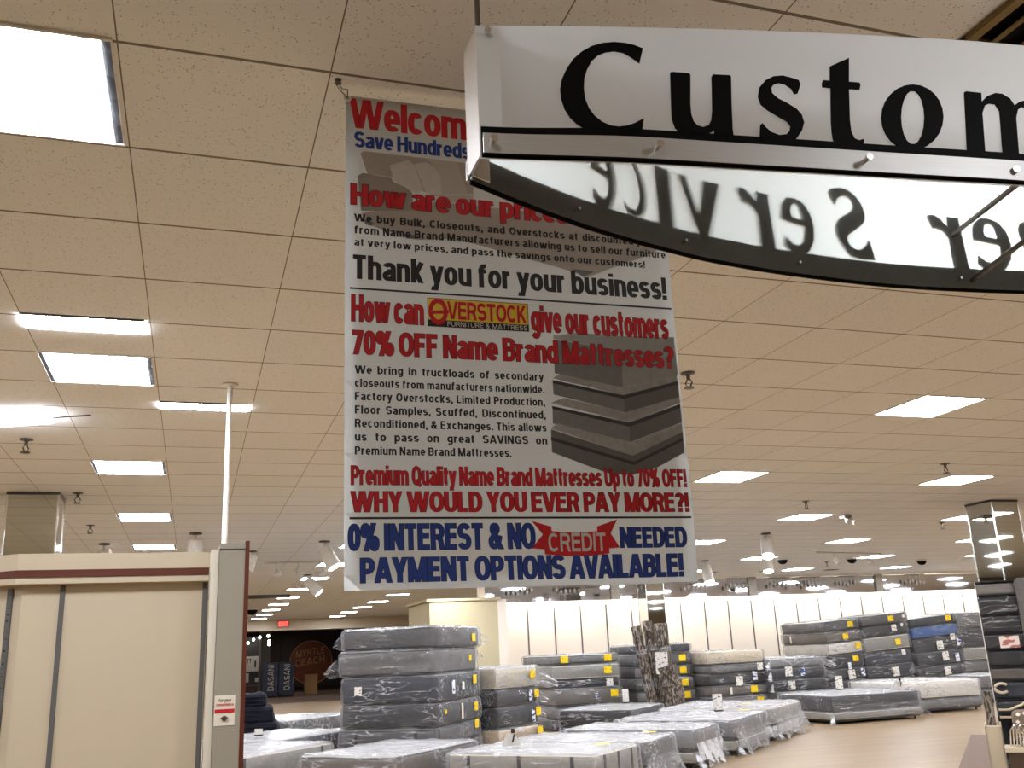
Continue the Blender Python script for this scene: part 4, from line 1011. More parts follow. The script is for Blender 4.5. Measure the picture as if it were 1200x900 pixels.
    for (f, u, v, kd, s) in tags:      # f: face, u along it, v up it
        w, hgt = {'y': (.095, .078), 'w': (.10, .11), 'b': (.07, .115), 'p': (.05, .14)}[kd]
        w *= s; hgt *= s; z = T*v
        b = MB(); off = .035
        if f == 'F': b.box(-W/2+u*W-w/2, -L/2-off-.002, z-hgt/2, -W/2+u*W+w/2, -L/2-off, z+hgt/2)
        elif f == 'R': b.box(W/2+off, -L/2+u*L-w/2, z-hgt/2, W/2+off+.002, -L/2+u*L+w/2, z+hgt/2)
        elif f == 'L': b.box(-W/2-off-.002, -L/2+u*L-w/2, z-hgt/2, -W/2-off, -L/2+u*L+w/2, z+hgt/2)
        else: b.box(-W/2+u*W-w/2, -L/2+v*L-hgt/2, T+.03, -W/2+u*W+w/2, -L/2+v*L+hgt/2, T+.032)
        b.build('price_sticker', {'y': M['tag_y'], 'w': M['tag_w'], 'b': M['tag_b'], 'p': M['ivory']}[kd], t)
    return t
def axes(h):
    a = Vector((math.sin(R(h)), math.cos(R(h)))); return a, Vector((a.y, -a.x))
def centre(corner, C, h, W, L):
    a, b = axes(h); C = Vector(C)
    return C+a*L/2+(-b*W/2 if corner == 'FR' else b*W/2)
def stack(name, corner, C, h, W, L, zs, specs, group, tilt=0):
    """zs: top to bottom levels; specs top to bottom"""
    rr = random.Random(len(name)); n = len(specs)
    for i, sp in enumerate(specs):
        col, desc = sp[0], sp[1]; tags = sp[2] if len(sp) > 2 else (); kw = sp[3] if len(sp) > 3 else {}
        T = zs[i]-zs[i+1]; c = centre(corner, C, h, W, L)+Vector((rr.uniform(-.03, .03), rr.uniform(-.03, .03)))
        where = 'bottom' if i == n-1 else ORD[i]+('' if i == 0 else ' from top')
        kw = dict(kw); kind = kw.pop('kind', 'mattress')
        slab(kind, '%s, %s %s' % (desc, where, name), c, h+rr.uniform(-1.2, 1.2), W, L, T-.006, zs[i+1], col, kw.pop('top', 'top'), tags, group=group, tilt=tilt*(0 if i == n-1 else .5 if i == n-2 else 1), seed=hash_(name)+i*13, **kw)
def hash_(s): return sum((i+1)*ord(c) for i, c in enumerate(s)) % 997

# the tall stack by the mall entrance side
stack('of the tall front stack', 'FR', (3.40, 14.16), 36, 1.56, 1.95, (2.0, 1.68, 1.30, .90, .56, .28, 0), (
    ('midgrey', 'grey plastic-wrapped mattress', (('R', .78, .45, 'y', 1.5),), dict(fine=True, tails=((1, 1, .8), (1, .9, .7), (-1, -1, .6)))),
    ('grey', 'light grey pillowtop mattress in plastic', (('R', .75, .55, 'y', 1.2),), dict(fine=True, tails=((-1, -.9, 1.3), (1, 1, .8)))),
    ('navygrey', 'dark slate mattress with torn label', (('F', .2, .5, 'w', 1.2), ('R', .3, .5, 'b', 1.7), ('R', .52, .5, 'w', 1.1), ('R', .8, .7, 'y', 1.7)), dict(fine=True)),
    ('dark', 'charcoal mattress in creased plastic', (('R', .15, .6, 'y', .8), ('R', .5, .5, 'p', 1.6), ('R', .82, .6, 'y', 1.7)), dict(fine=True)),
    ('midgrey', 'grey banded mattress', (('R', .85, .8, 'y', 1.7),), dict(fine=True, bands=2)),
    ('dark', 'dark box spring', (), dict(kind='box_spring'))), 'mattresses of the tall stack')
# the short stack beside it, shown end on
stack('of the cream-topped low stack', 'FR', (5.83, 16.5), -40, 1.35, 1.95, (1.33, .97, .70, .355, 0), (
    ('cream_f', 'cream mattress in bunched plastic', (('F', .8, .6, 'y', 1.7),), dict(wrap='wrap_thick', tails=((1, -1, 1.5), (1, -.8, 1.2)))),
    ('dark', 'dark grey mattress', (('F', .75, .5, 'b', 1.6), ('F', .9, .6, 'y', 1.6)), dict(tails=((1, -1, .9),))),
    ('charcoal', 'charcoal mattress', (('F', .8, .4, 'b', 1.6), ('F', .93, .6, 'y', 1.8)), dict(tails=((1, -1, .7),))),
    ('beige', 'tan box spring', (('F', .93, .7, 'y', 1.8),), dict(kind='box_spring', top='beige'))), 'mattresses of the low stack')
Y16 = lambda u, v=.55: ('F', u, v, 'y', 1.75)
stack('of the grey stack left of the rolls', 'FL', (6.95, 18.9), 0, 1.53, 1.9, (1.466, 1.267, .97, .815, .46, .22, 0), (
    ('grey', 'grey mattress', (Y16(.2), Y16(.83)), {}), ('lightgrey', 'pale greige mattress', (Y16(.8),), {}), ('black', 'black thin mattress', (('F', .83, .5, 'w', 1.5),), {}),
    ('taupe', 'greige mattress with dark handle', (Y16(.86, .6), ('F', .6, .5, 'b', .9)), {}), ('grey', 'grey mattress', (Y16(.85),), {}), ('dark', 'dark box spring', (), dict(kind='box_spring'))), 'mattresses of the grey stack')
stack('of the stack behind the rolls', 'FL', (8.98, 19.3), 0, 1.42, 1.35, (1.60, 1.41, 1.15, .90, .64, .4, .2, 0), (
    ('black', 'shiny black mattress', (), {}), ('midgrey', 'grey mattress', (Y16(.82),), {}), ('grey', 'mid grey mattress', (Y16(.82),), {}), ('midgrey', 'grey mattress', (Y16(.82),), {}),
    ('grey', 'mid grey mattress', (Y16(.82),), {}), ('midgrey', 'grey mattress', (), {}), ('dark', 'dark box spring', (), dict(kind='box_spring'))), 'mattresses behind the rolls')
stack('of the stack right of the rolls', 'FL', (10.46, 18.75), 0, 1.42, 1.3, (1.40, 1.12, .93, .69, .46, .22, 0), (
    ('cream_f', 'cream quilted mattress', (), dict(top='cream_f')), ('grey', 'grey mattress', (('F', .85, .6, 'w', 1.4),), {}), ('black', 'black mattress in shiny plastic', (('F', .5, .3, 'w', 1.7), ('F', .78, .7, 'b', 1.6)), dict(tails=((1, -1, .8),))),
    ('taupe', 'greige mattress', (Y16(.72), ('F', .32, .5, 'p', 1)), {}), ('grey', 'grey mattress', (Y16(.82),), {}), ('dark', 'dark box spring', (), dict(kind='box_spring'))), 'mattresses right of the rolls')
stack('of the loosely wrapped stack', 'FL', (11.85, 18.55), 0, 1.40, 1.9, (1.19, .98, .74, .5, .25, 0), (
    ('grey', 'grey mattress under bunched film', (), dict(wrap='wrap_thick', tails=((-1, -1, 1.1), (1, -1, 1.1)))), ('charcoal', 'charcoal mattress', (('F', .3, .7, 'w', 1.8), ('F', .55, .6, 'b', 1.4)), dict(tails=((-1, -1, 1.0), (1, -1, 1)))),
    ('black', 'black mattress', (('F', .32, .5, 'w', 1.7),), dict(tails=((-1, -1, .9),))), ('dark', 'dark mattress', (), {}), ('black', 'black box spring', (), dict(kind='box_spring'))), 'loosely wrapped mattresses')
stack('of the stack with a white mattress', 'FL', (14.9, 20.72), 0, 1.06, 1.95, (2.0, 1.73, 1.455, 1.17, .84, .55, .27, 0), (
    ('midgrey', 'grey mattress', (Y16(.72, .5),), {}), ('taupe', 'taupe mattress', (Y16(.52, .5), ('L', .75, .5, 'p', 1.3)), dict(tails=((1, -1, .6),))), ('white', 'white mattress', (Y16(.82, .6),), dict(top='white')),
    ('charcoal', 'charcoal mattress', (Y16(.75, .6), ('F', .55, .1, 'b', 1.4)), {}), ('black', 'black mattress', (('F', .6, .4, 'w', 2), ('F', .92, .5, 'b', 1.6)), {}), ('charcoal', 'charcoal mattress', (('F', .65, .4, 'w', 1.9),), {}),
    ('dark', 'dark box spring', (), dict(kind='box_spring'))), 'mattresses of the white-middled stack', -3.5)
stack('of the stack beside the blue mattress', 'FL', (16.0, 20.7), 0, 1.42, 1.0, (2.10, 1.835, 1.56, 1.20, .865, .55, .29, 0), (
    ('midgrey', 'grey mattress', (Y16(.6, .5), ('F', .88, .6, 'w', .8)), {}), ('dark', 'dark brown-grey mattress', (('F', .66, .6, 'w', 1.5), ('F', .84, .8, 'w', .8)), {}), ('lightgrey', 'silver grey mattress', (Y16(.7, .5),), dict(top='lightgrey')),
    ('navygrey', 'slate mattress', (('F', .82, .75, 'w', 1.2),), dict(tails=((1, -1, .6),))), ('black', 'black mattress', (('F', .58, .4, 'w', 2),), dict(tails=((1, -1, .6),))), ('charcoal', 'charcoal mattress', (('F', .6, .4, 'w', 2),), dict(tails=((1, -1, .6),))),
    ('dark', 'dark box spring', (), dict(kind='box_spring'))), 'mattresses left of the blue one', -3.5)
stack('of the stack with the blue mattress', 'FL', (17.46, 20.65), 0, 1.45, 1.0, (2.0, 1.765, 1.465, 1.12, .78, .5, .24, 0), (
    ('dark', 'dark grey mattress', (Y16(.82, .6),), {}), ('blue_f', 'bright blue wrapped mattress', (), dict(top='blue_f', tails=((1, -1, .5),))), ('black', 'black mattress', (('F', .55, .4, 'w', 2), ('F', .86, .9, 'w', 1.5), ('F', .97, .5, 'b', 1.7)), dict(tails=((1, -1, .6),))),
    ('charcoal', 'charcoal mattress', (('F', .6, .6, 'w', 2), ('F', .85, .4, 'b', 1.8)), {}), ('dark', 'dark mattress', (('F', .62, .4, 'w', 1.9),), {}), ('black', 'black mattress', (('F', .6, .5, 'w', 1.9), ('F', .78, .6, 'p', .8)), {}),
    ('dark', 'dark box spring', (), dict(kind='box_spring'))), 'mattresses of the stack with the blue one', -3.5)
stack('of the pale stack by the bedding stand', 'FL', (18.98, 20.7), 0, 1.3, 1.2, (2.06, 1.66, 1.17, .84, .55, .28, 0), (
    ('midgrey', 'grey mattress in milky film', (), dict(wrap='wrap_thick')), ('dark', 'dark mattress', (), {}), ('lightgrey', 'pale mattress', (), {}), ('grey', 'grey mattress', (), {}), ('dark', 'dark mattress', (), {}),
    ('grey', 'grey box spring', (), dict(kind='box_spring'))), 'mattresses of the pale stack')

# beds laid out in the showroom: mattress over box spring
def bed(where, corner, C, h, W, L, z, mat, mdesc, base, bdesc, zb=.2, tags=(), group='display beds', **kw):
    c = centre(corner, C, h, W, L)
    fine = kw.pop('fine', True); tails = kw.pop('tails', ())
    slab('box_spring', '%s box spring under the bed %s' % (bdesc, where), c, h, W, L, zb-.066, .06, base, base, (), fine=False, group=group, tails=tails)
    b = MB(); fr = thing('bed_frame', 'low metal bed frame under the bed %s' % where, 'bed frame', (c.x, c.y, 0), R(-h), 'bed frames')
    b.box(-W/2+.05, -L/2+.05, .045, W/2-.05, L/2-.05, .058); b.build('side_rails', M['steel'], fr)
    for sx in (-1, 1):
        for sy in (-1, 1): b = MB(); b.lathe([(.02, .001), (.022, .02), (.014, .045)], 8, (sx*(W/2-.12), sy*(L/2-.12), 0)); b.build('foot', M['steel'], fr)
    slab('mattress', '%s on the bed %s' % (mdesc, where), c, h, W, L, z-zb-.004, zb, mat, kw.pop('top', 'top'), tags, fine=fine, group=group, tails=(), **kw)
    return c
bed('beside the end post', 'FR', (.50, 12.5), 45, 1.4, 2.0, .5, 'lightgrey', 'pale quilted mattress with dark bands', 'grey', 'grey', .17, (('T', .85, .06, 'y', 1.3),), bands=2)
bed('in the front row middle', 'FR', (2.19, 11.18), 45, 1.36, 1.95, .5, 'taupe', 'striped greige mattress in loose plastic', 'grey', 'grey', .16)
B3 = bed('at the front right', 'FR', (4.05, 9.78), 47, 1.88, 1.25, .5, 'lightgrey', 'large pale textured mattress with black bands', 'lightgrey', 'pale', .1, (('T', .86, .6, 'y', 1.5), ('R', .6, .3, 'b', .8)), bands=3)
bed('second along the aisle', 'FR', (5.02, 10.66), 47, 1.9, 1.1, .5, 'dark', 'dark mattress in crinkled plastic', 'grey', 'grey', .2, (('T', .86, .8, 'y', 1.6),), skirts=(('R', .22, .08),), wrap='wrap_bed')
bed('third along the aisle', 'FR', (6.25, 11.72), 47, 1.9, 1.05, .5, 'grey', 'grey mattress in draped film', 'lightgrey', 'pale', .22, (), tails=((1, -1, 1), (1, .8, 1)), skirts=(('R', .24, .10),), wrap='wrap_bed')
bed('fourth along the aisle', 'FR', (7.42, 12.7), 47, 1.9, 1.85, .5, 'midgrey', 'grey plastic-draped mattress', 'lightgrey', 'pale', .22, (('T', .86, .8, 'y', 1.6),), tails=((1, -1, 1), (1, 1, 1)), skirts=(('R', .26, .10),), wrap='wrap_bed')
bed('at the far end of the aisle row', 'FR', (9.0, 14.15), 47, 2.0, 1.95, .52, 'lightgrey', 'pale mattress in draped film', 'white', 'white', .24, (('T', .7, .3, 'y', 1.6),), tails=((1, -1, 1), (1, 1, 1)), skirts=(('R', .28, .12),), wrap='wrap_bed')
bed('amid the centre stacks', 'FR', (7.45, 16.3), 47, 1.45, 1.75, .5, 'black', 'black-sided mattress with bright white top', 'charcoal', 'charcoal', .2, ())
bed('alone before the wall stacks', 'FL', (11.42, 15.95), 0, 2.05, 1.8, .52, 'dark', 'charcoal mattress in clear plastic', 'lightgrey', 'silver', .22, (), tails=((-1, -1, 1.1), (1, -1, .9)), skirts=(('F', .12, .05),))
bed('next to the bedding stand', 'FL', (13.75, 16.75), 0, 1.95, 1.8, .62, 'white', 'thick white mattress', 'grey', 'grey', .27, (), tails=((-1, -1, .9),), top='white')
bed('behind the thick white bed', 'FL', (16.9, 18.0), 0, 1.5, 1.1, .6, 'grey', 'grey mattress', 'grey', 'grey', .3, (), fine=False)
bed('second behind the end post', 'FR', (1.18, 14.8), 45, 1.5, 1.95, .5, 'dark', 'dark-sided mattress with white film top', 'grey', 'grey', .2, (), wrap='wrap_thick')
bed('third behind the end post', 'FR', (1.70, 18.65), 45, 1.5, 2.0, .55, 'charcoal', 'white-topped mattress with thin dark side', 'grey', 'grey', .25, (), wrap='wrap_thick')

# standing cards and tents on the beds
def card(label, x, y, z, rz, w=.10, h=.23, kind='card'):
    t = thing('price_card', label, 'price card', (x, y, z+.03), R(rz), 'standing price cards')
    if kind == 'tent':
        b = MB(); 
        for sy in (-1, 1): b.quad([(-w, sy*.05, 0), (w, sy*.05, 0), (w*.35, 0, h), (-w*.5, 0, h)])
        bmesh.ops.solidify(b.bm, geom=b.bm.faces[:], thickness=.003); b.build('folded_card', M['white'], t)
        b = MB(); b.obox((.02, -.032, h*.47), (.28, .12, 1), (1, 0, -.28), (0, 1, 0), h*.45, .008, .002); b.build('black_stripe', M['ink'], t)
        b = MB(); b.box(.0, -.01, h, .04, .01, h+.05); b.build('clip', M['ink'], t)
    else:
        b = MB(); b.box(-w/2, -.006, .02, w/2, 0, h, .003); b.build('sheet', M['tag_w'] if kind != 'white' else M['white'], t)
        b = MB(); b.box(-w/2, -.03, 0, w/2, .03, .02, .003); b.build('stand', M['ink'], t)
card('white folded tent card with black stripe on the large front mattress', 3.55, 11.1, .5, -20, .11, .13, 'tent')
card('white standing card on the black-sided centre bed', 7.97, 17.6, .5, -20, .12, .26, 'white')
card('grey printed card standing on the draped aisle bed', 7.89, 13.96, .5, -20, .15, .26)
card('grey standing card on the charcoal bed by the wall', 12.4, 17.0, .52, -25, .14, .27)
card('small white triangular tent at the right of the charcoal bed', 13.36, 16.4, .52, -25, .13, .13, 'tent')
card('small white card on the bed second behind the end post', 1.0, 15.5, .5, -15, .12, .1, 'white')

# upright bundle of patterned rolls
roll_ids = (('left leaning', 8.50, 17.98, -.30, .10, 1.96), ('middle', 8.80, 18.08, -.15, .095, 2.06), ('right', 9.12, 18.1, -.05, .135, 2.0))
for nm, x, y, lean, r, h in roll_ids:
    t = thing('carpet_roll', 'upright patterned brown and grey roll, %s of the wrapped bundle' % nm, 'roll', (x-lean, y, .0), 0, 'upright patterned rolls')
    e = Vector((lean, .05, h))
    b = MB(); b.tube([e*i/10 for i in range(11)], [r*(1+.05*math.sin(i*2.1)) for i in range(11)], 16); b.build('rolled_pile', M['camo'], t, True)
    b = MB(); b.tube([e*.98, e*1.0+Vector((0, 0, .005))], r*.55, 12); b.build('core', M['band'], t)
    for k in (.4, .72): b = MB(); b.tube([e*k, e*(k+.045)], r*1.06, 16, cap=False); b.build('plastic_strap', M['wrap_thick'], t)
t = thing('carpet_bundle', 'bulky lower patterned roll leaning in front of the upright rolls', 'roll', (9.25, 17.9, 0), 0)
e = Vector((-.22, .12, 1.15))
b = MB(); b.tube([e*i/8 for i in range(9)], [.25+.03*math.sin(i*1.7) for i in range(9)], 18); b.build('rolled_pile', M['camo'], t, True)
b = MB(); b.box(-.02, -.31, .25, .14, -.29, .42); b.build('white_tag', M['tag_w'], t)
t = thing('card_sheet', 'white printed sheet taped to the patterned rolls', 'label', (8.93, 17.86, 1.02), 0)
b = MB(); b.box(-.14, -.004, 0, .14, 0, .42); b.build('sheet', M['tag_w'], t)
t = thing('trolley_pole', 'pale metal pole leaning at the right of the patterned rolls', 'pole', (9.54, 18.1, 0), 0)
b = MB(); b.tube([(0, 0, 0), (-.42, .15, 1.95)], .022, 8); b.build('pole_tube', M['post_grey'], t)
b = MB(); b.box(-.08, -.05, 0, .08, .05, .03, .004); b.build('foot_plate', M['steel'], t)
# ------------------------------------------------------------------ the bedding display at the right
RX, RY, RH = 8.60, 9.02, -45          # front left corner of the display, heading
def rk(label, name, cat, u, v, z, parts, group=None):
    a, b = axes(-RH)                   # a away, b to the right
    p = Vector((RX, RY))+b*u+a*v
    t = thing(name, label, cat, (p.x, p.y, z), R(RH), group)
    for nm, mb, mat in parts: mb.build(nm, M[mat], t)
    return t
def bx(*a, bev=.0): m = MB(); m.box(*a, bev); return m
t = rk('tall dark shelving stand holding bagged bedding at the right edge', 'display_stand', 'shelf stand', 0, 0, 0, [('back_panel', bx(0, .40, 0, .42, .42, 2.1), 'black'), ('corner_post', bx(0, 0, .1, .008, .012, 2.1), 'white'), ('base', bx(.0, 0, .0, .42, .4, .1), 'black')] +
       [('shelf', bx(.006, 0, z, .42, .4, z+.012), 'black') for z in (.12, .62, .80, 1.0, 1.15, 1.34, 1.52, 1.72, 1.94, 2.09)])
def bag(label, z0, z1, mat, w=.40, wrapm='wrap_light', u=.012, extra=()):
    m = rbox(w, .36, z1-z0, .04, .08, .008, int(z0*100), 8)
    for v in m.bm.verts: v.co += Vector((w/2, .20, 0))
    k = rbox(w+.006, .375, z1-z0-.002, .03, .08, .006, int(z0*77), 9)
    for v in k.bm.verts: v.co += Vector((w/2+.002, .20, 0))
    return rk(label, 'bedding_bag', 'bedding', u, 0, z0, [('folded_bedding', m, mat), ('clear_bag', k, wrapm)]+list(extra), 'bagged bedding on the stand')
bag('clear bag with pale striped bedding on the top shelf', 1.955, 2.08, 'lightgrey')
bag('black bedding bag on the second shelf', 1.735, 1.935, 'black')
bag('charcoal folded bedding bag on the third shelf', 1.535, 1.715, 'charcoal')
bag('dark grey bedding bag behind the red printed card', 1.355, 1.515, 'dark')
bag('black bedding bag below the red printed card', 1.165, 1.335, 'black')
bag('olive grey bedding bag in the middle of the stand', 1.015, 1.145, 'taupe')
bag('navy bedding bag with beige curl', .815, .995, 'navygrey')
bag('dark bedding bag on the lowest bagged shelf', .635, .795, 'charcoal')
rk('red and white price card on the dark bedding stand', 'price_card', 'price card', .16, -.02, 1.36, [('sheet', bx(0, -.006, 0, .2, 0, .13), 'price_red'), ('clip', bx(.08, 0, .1, .12, .03, .13), 'black')])
m = MB(); m.tube([(.1+.07*math.cos(a), -.01, .06+.05*math.sin(a)) for a in [R(d) for d in range(40, 330, 20)]], .016, 8)
rk('beige curled strap on the navy bedding bag', 'strap', 'strap', 0, -.02, .87, [('loop', m, 'cream')])
for i, (z, mt) in enumerate(((.70, 'cream'), (.62, 'beige'))):
    m = MB(); m.tube([(.03, -.012, z), (.14, -.03, z+.0), (.27, -.03, z+.05), (.38, -.01, z+.13)], .014, 8)
    rk('tan curved carry strap, %s of two across the bagged bedding' % ('upper', 'lower')[i], 'carry_strap', 'strap', 0, 0, 0, [('band', m, mt)], 'tan carry straps')
# grey roll panel in front at the frame edge
m = MB(); m.box(0, 0, .35, .42, .1, 2.12, .02)
rk('tall grey textured rug panel with red printed card at the right edge', 'rug_panel', 'rug', .415, -.06, 0, [('rug_pile', m, 'grey'), ('printed_card', bx(.16, -.008, 1.42, .36, 0, 1.56), 'price_red'), ('foot', bx(.02, .0, 0, .4, .1, .35), 'black')])
m = MB()
for a in range(6): m.tube([(.03+.03*a, -.02, .01), (.05+.03*a, -.05, .16+.04*(a % 2)), (.09+.03*a, -.02, .22), (.13+.03*a, .02, .12), (.15+.03*a, 0, .01)], .008, 6)
rk('tangle of pale plastic hangers on the dark brown box', 'hanger_tangle', 'hangers', .07, -.62, .375, [('hanger_wires', m, 'chrome')])
# cream slanted bin, patterned pillow, dark box
m = MB()
for a in ((0, 0, .06, .012, .3, .58), (.0, 0, .06, .16, .012, .55), (.148, 0, .06, .16, .3, .58), (0, .288, .06, .16, .3, .58), (0, 0, .05, .16, .3, .065)): m.box(*a)
rk('cream open storage bin at the foot of the bedding stand', 'storage_bin', 'bin', -.13, -.36, 0, [('bin_body', m, 'cream'), ('rim', bx(-.006, -.006, .55, .166, .0, .565), 'ivory'), ('foot', bx(.03, .03, 0, .13, .27, .05), 'black')])
m = rbox(.42, .14, .36, .07, .06, .01, 5, 5)
rk('brown cushion with white diamond pattern in the cream bin', 'cushion', 'cushion', .36, -.52, .375, [('cover', m, 'cush')])
rk('dark brown box with cream edge at the lower right corner', 'dark_box', 'box', .06, -.74, 0, [('box_body', bx(0, 0, 0, .6, .34, .33, bev=.006), 'brownbox'), ('cream_rim', bx(-.02, -.02, .33, .62, .36, .37), 'cream')])
t = rk('thin dark spotted roll standing in the cream bin', 'spotted_roll', 'roll', -.06, -.2, .07, [])
m = MB(); m.lathe([(.04, 0), (.045, .02), (.045, .72), (.035, .82), (.035, .84)], 12); m.build('roll_body', M['camo'], t)

# ------------------------------------------------------------------ navy heap and things by the mall entrance
for i, (dx, dy, w, d, h) in enumerate(((0, 0, .82, .6, .30), (-.05, .05, .78, .58, .28), (-.1, .1, .66, .55, .26), (-.18, .1, .5, .5, .2), (.2, -.15, .6, .5, .2))):
    z = (0, .305, .59, .855, 0)[i]
    t = thing('moving_blanket', 'folded navy blanket, %s' % ('bottom of the dark heap by the entrance', 'second up in the dark heap by the entrance', 'third up in the dark heap by the entrance', 'top of the dark heap by the entrance', 'low at the right of the dark heap by the entrance')[i], 'blanket', (1.12+dx*.8+(.1 if i == 4 else 0), 17.75+dy*.5+(.75 if i == 4 else 0), z+.003), R(-15+6*i), 'navy blankets')
    m = rbox(w, d, h, .06, .06, .045, i+3, 6); m.build('folded_cloth', M['navy'], t, True)
    m = MB()
    for k in range(3): m.tube([(-w/2, -d/2-.02, h*(.2+.3*k)), (0, -d/2-.03, h*(.22+.3*k)), (w/2, -d/2-.02, h*(.2+.3*k))], .012, 6)
    m.build('fold_edge', M['navy'], t)
t = thing('hand_truck', 'chrome hand truck frame standing by the navy heap', 'hand truck', (.62, 20.6, 0), R(-20))
m = MB(); m.tube([(-.2, 0, .1), (-.2, .05, 1.1), (-.1, .08, 1.25), (.1, .08, 1.25), (.2, .05, 1.1), (.2, 0, .1)], .02, 8); m.build('frame', M['chrome'], t)
m = MB(); m.box(-.25, -.3, .02, .25, 0, .035); m.build('toe_plate', M['steel'], t)
for sx in (-1, 1): m = MB(); m.tube([(sx*.24, .08, .1), (sx*.29, .08, .1)], .1, 14); m.build('wheel', M['black'], t)
# drink machines
for i, x in enumerate((3.27, 4.03)):
    t = thing('drink_machine', 'navy drink machine front with white upright lettering, %s of two' % ('left', 'right')[i], 'vending machine', (x, 49, .012), 0, 'navy drink machines')
    m = MB(); m.box(0, 0, .08, .73, .7, 1.62, .02); m.build('cabinet', M['navypanel'], t)
    m = MB(); m.box(.04, .04, 0, .69, .6, .08); m.build('plinth', M['black'], t)
    lay(text_fit('DASANI', .12, 1.3, -.14, .14, .13, .16), lambda u, v: (.39-v, -.012, .2+u), 'lettering', M['white'], t)
    m = MB(); m.box(.67, -.03, .6, .70, 0, .9); m.build('handle', M['steel'], t)
t = thing('trash_bin', 'tan square bin in the mall beyond the entrance', 'bin', (5.45, 50.5, .012), 0)
m = MB(); m.box(0, 0, 0, .62, .6, .9, .02); m.build('bin_body', M['card'], t); m = MB(); m.box(-.02, -.02, .9, .64, .62, .96, .01); m.build('lid', M['card'], t)
t = thing('wall_mural', 'dark mall wall mural with orange disc and arched lettering', 'mural', (6.1, 56.9, 1.55), 0)
m = MB(); m.box(-1.3, -.04, -1.3, 2.4, 0, 1.25); m.build('board', M['muralbg'], t)
m = MB(); m.lathe([(1.15, 0), (1.15, .01)], 40); m.build('disc', M['muraldisc'], t, loc=(.35, -.05, 0), rot=(R(90), 0, 0))
m = MB(); m.tube([(.35+1.18*math.cos(a), -.06, 1.18*math.sin(a)) for a in (i*math.pi/20 for i in range(40))], .03, 6, closed=True); m.build('ring', M['card'], t)
for k, (tx, z) in enumerate((('MYRTLE', .35), ('BEACH', -.15))):
    lay(text_fit(tx, -.5, 1.1, 0, .38, .16, .14), lambda u, v, z=z: (u, -.075, z+v+.12*u), 'lettering', M['card'], t)
t = thing('mall_pillar', 'grey square pillar between the mall shopfronts', 'pillar', (3.36, 53, 0), 0)
m = MB(); m.box(0, 0, 0, .55, .5, CZ); m.build('shaft', M['midpaint'], t)
m = MB(); m.box(-.04, -.04, 0, .59, .54, .2); m.build('base', M['steel'], t)
t = thing('shopfront', 'dark glazed shopfront across the mall with a shelf', 'shopfront', (-2.0, 50.2, 0), 0)
m = MB(); m.box(0, .3, 0, 5.2, .4, 2.9); m.build('back_wall', M['band'], t)
for x in (0, 2.6, 4.15, 5.2): m = MB(); m.box(x-.05, 0, 0, x+.05, .1, 2.9); m.build('mullion', M['steel'], t)
m = MB(); m.box(0, .045, .1, 5.2, .05, 2.9); m.build('glass_pane', M['clear'], t)
m = MB(); m.box(0, .06, .55, 5.2, .3, .62); m.build('shelf', M['brown'], t); m = MB(); m.box(0, .05, .012, 5.2, .28, .5); m.build('plinth', M['brown'], t)
for i, (x, z) in enumerate(((2.2, 2.55), (2.75, 2.75), (3.05, 2.85), (2.5, 2.6), (3.45, 2.9), (3.5, 2.65), (3.5, 2.5))):
    t = thing('string_bulb', 'round glowing bulb hanging in the shopfront beyond the entrance', 'bulb', (x+.1, 49.8, z), 0, 'bulbs in the shopfront')
    m = MB(); m.lathe([(.01, -.07), (.05, -.05), (.07, 0), (.05, .05), (.02, .07)], 12); m.build('globe', M['bulb'], t, True)
    m = MB(); m.tube([(0, 0, .07), (0, 0, CZ-z-.005)], .008, 6); m.build('cord', M['black'], t)
for i, (x, z, w, h, lab) in enumerate(((2.45, 1.25, .75, .72, 'large white poster with dark figures on the shopfront glass'), (2.4, .75, .3, .42, 'small white notice below the poster'), (3.0, .75, .22, .2, 'tiny pale notice right of the poster'))):
    t = thing('poster', lab, 'poster', (x, 50.243, z), 0)
    m = MB(); m.box(0, -.01, 0, w, 0, h); m.build('paper', M['white'], t)
    if i == 0:
        lay(text_fit('TT', .12, .36, .4, .6, .2), lambda u, v: (u, -.013, v), 'print', M['ink'], t); m = MB(); m.box(.5, -.013, .2, .58, -.011, .5); m.build('print', M['ink'], t)
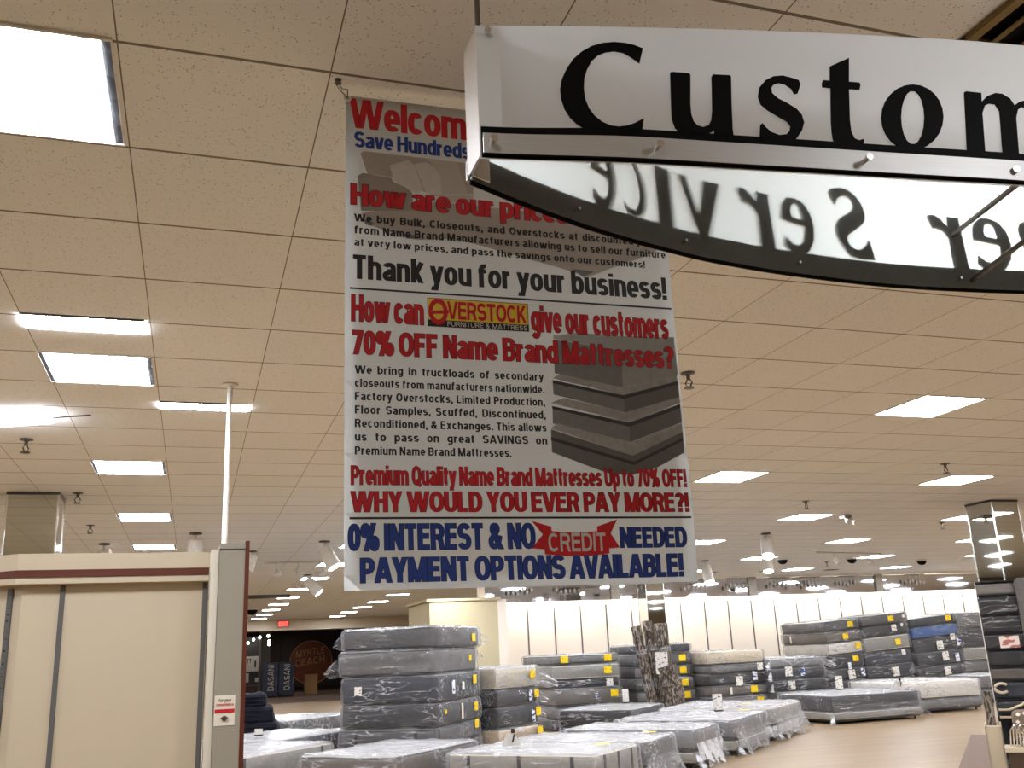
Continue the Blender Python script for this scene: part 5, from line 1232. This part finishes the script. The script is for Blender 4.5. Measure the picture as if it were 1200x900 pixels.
t = thing('exit_sign', 'red lit exit sign on the cream entrance soffit', 'exit sign', (3.28, 40.95, 2.98), 0)
m = MB(); m.box(0, -.05, 0, .46, 0, .27, .01); m.build('housing', M['exitbox'], t)
lay(text_fit('EXIT', .05, .41, .05, .22, .2), lambda u, v: (u, -.055, v), 'lettering', M['exit'], t)
t = thing('flood_light', 'small round bright lamp on the entrance soffit', 'lamp', (1.45, 40.95, 3.05), 0)
m = MB(); m.lathe([(.1, 0), (.09, .05), (.03, .08)], 14); m.build('lamp_bowl', M['bulb'], t, rot=(R(90), 0, 0)); m = MB(); m.box(-.06, -.01, .05, .06, .04, .16); m.build('bracket', M['white'], t)
t = thing('wall_box', 'brown cardboard box behind the tall stack by the cream wall', 'box', (5.5, 21.3, 0), 0)
m = MB(); m.box(0, 0, 0, .5, .4, 1.55, .01); m.build('carton', M['card'], t); m = MB(); m.box(.22, -.002, 0, .28, 0, 1.55); m.build('tape', M['beige'], t)

# unseen dim lamps added to brighten the mall concourse
for x, y in ((3, 46), (7, 47), (5, 54), (-1, 47)):
    l = bpy.data.lights.new('mall_fill', 'AREA'); l.size = .5; l.energy = 26; l.color = (1, .9, .8)
    o = bpy.data.objects.new('mall_fill', l); COL.objects.link(o); o.location = (x, y, CZ-.02)

# drops added to imitate lamp reflections in the mirrored valance
for i, x in enumerate((7.9, 9.2, 12.9, 14.2, 15.6, 16.6, 17.9, 20.2)):
    t = thing('reflection_cluster', 'cluster of drops imitating lamp reflections at the mirrored valance, %s from the cream wall' % (['nearest']+ORD[1:])[i], 'imitated reflection', (x, 23.44, CZ), 0, 'imitated reflections along the valance')
    b = MB(); b.tube([(-.35, 0, -.03), (.35, 0, -.03)], .008, 6); b.build('wire', M['steel'], t)
    for k in range(6):
        px = -.31+.125*k; l = .10+.12*rnd.random()
        b = MB(); b.tube([(px, 0, -.03), (px, 0, -.03-l)], .003, 5); b.lathe([(.004, -.03-l), (.035, -.07-l), (.03, -.11-l), (.004, -.16-l)], 8, (px, 0, 0)); b.build('reflection_drop', M['drop'], t)
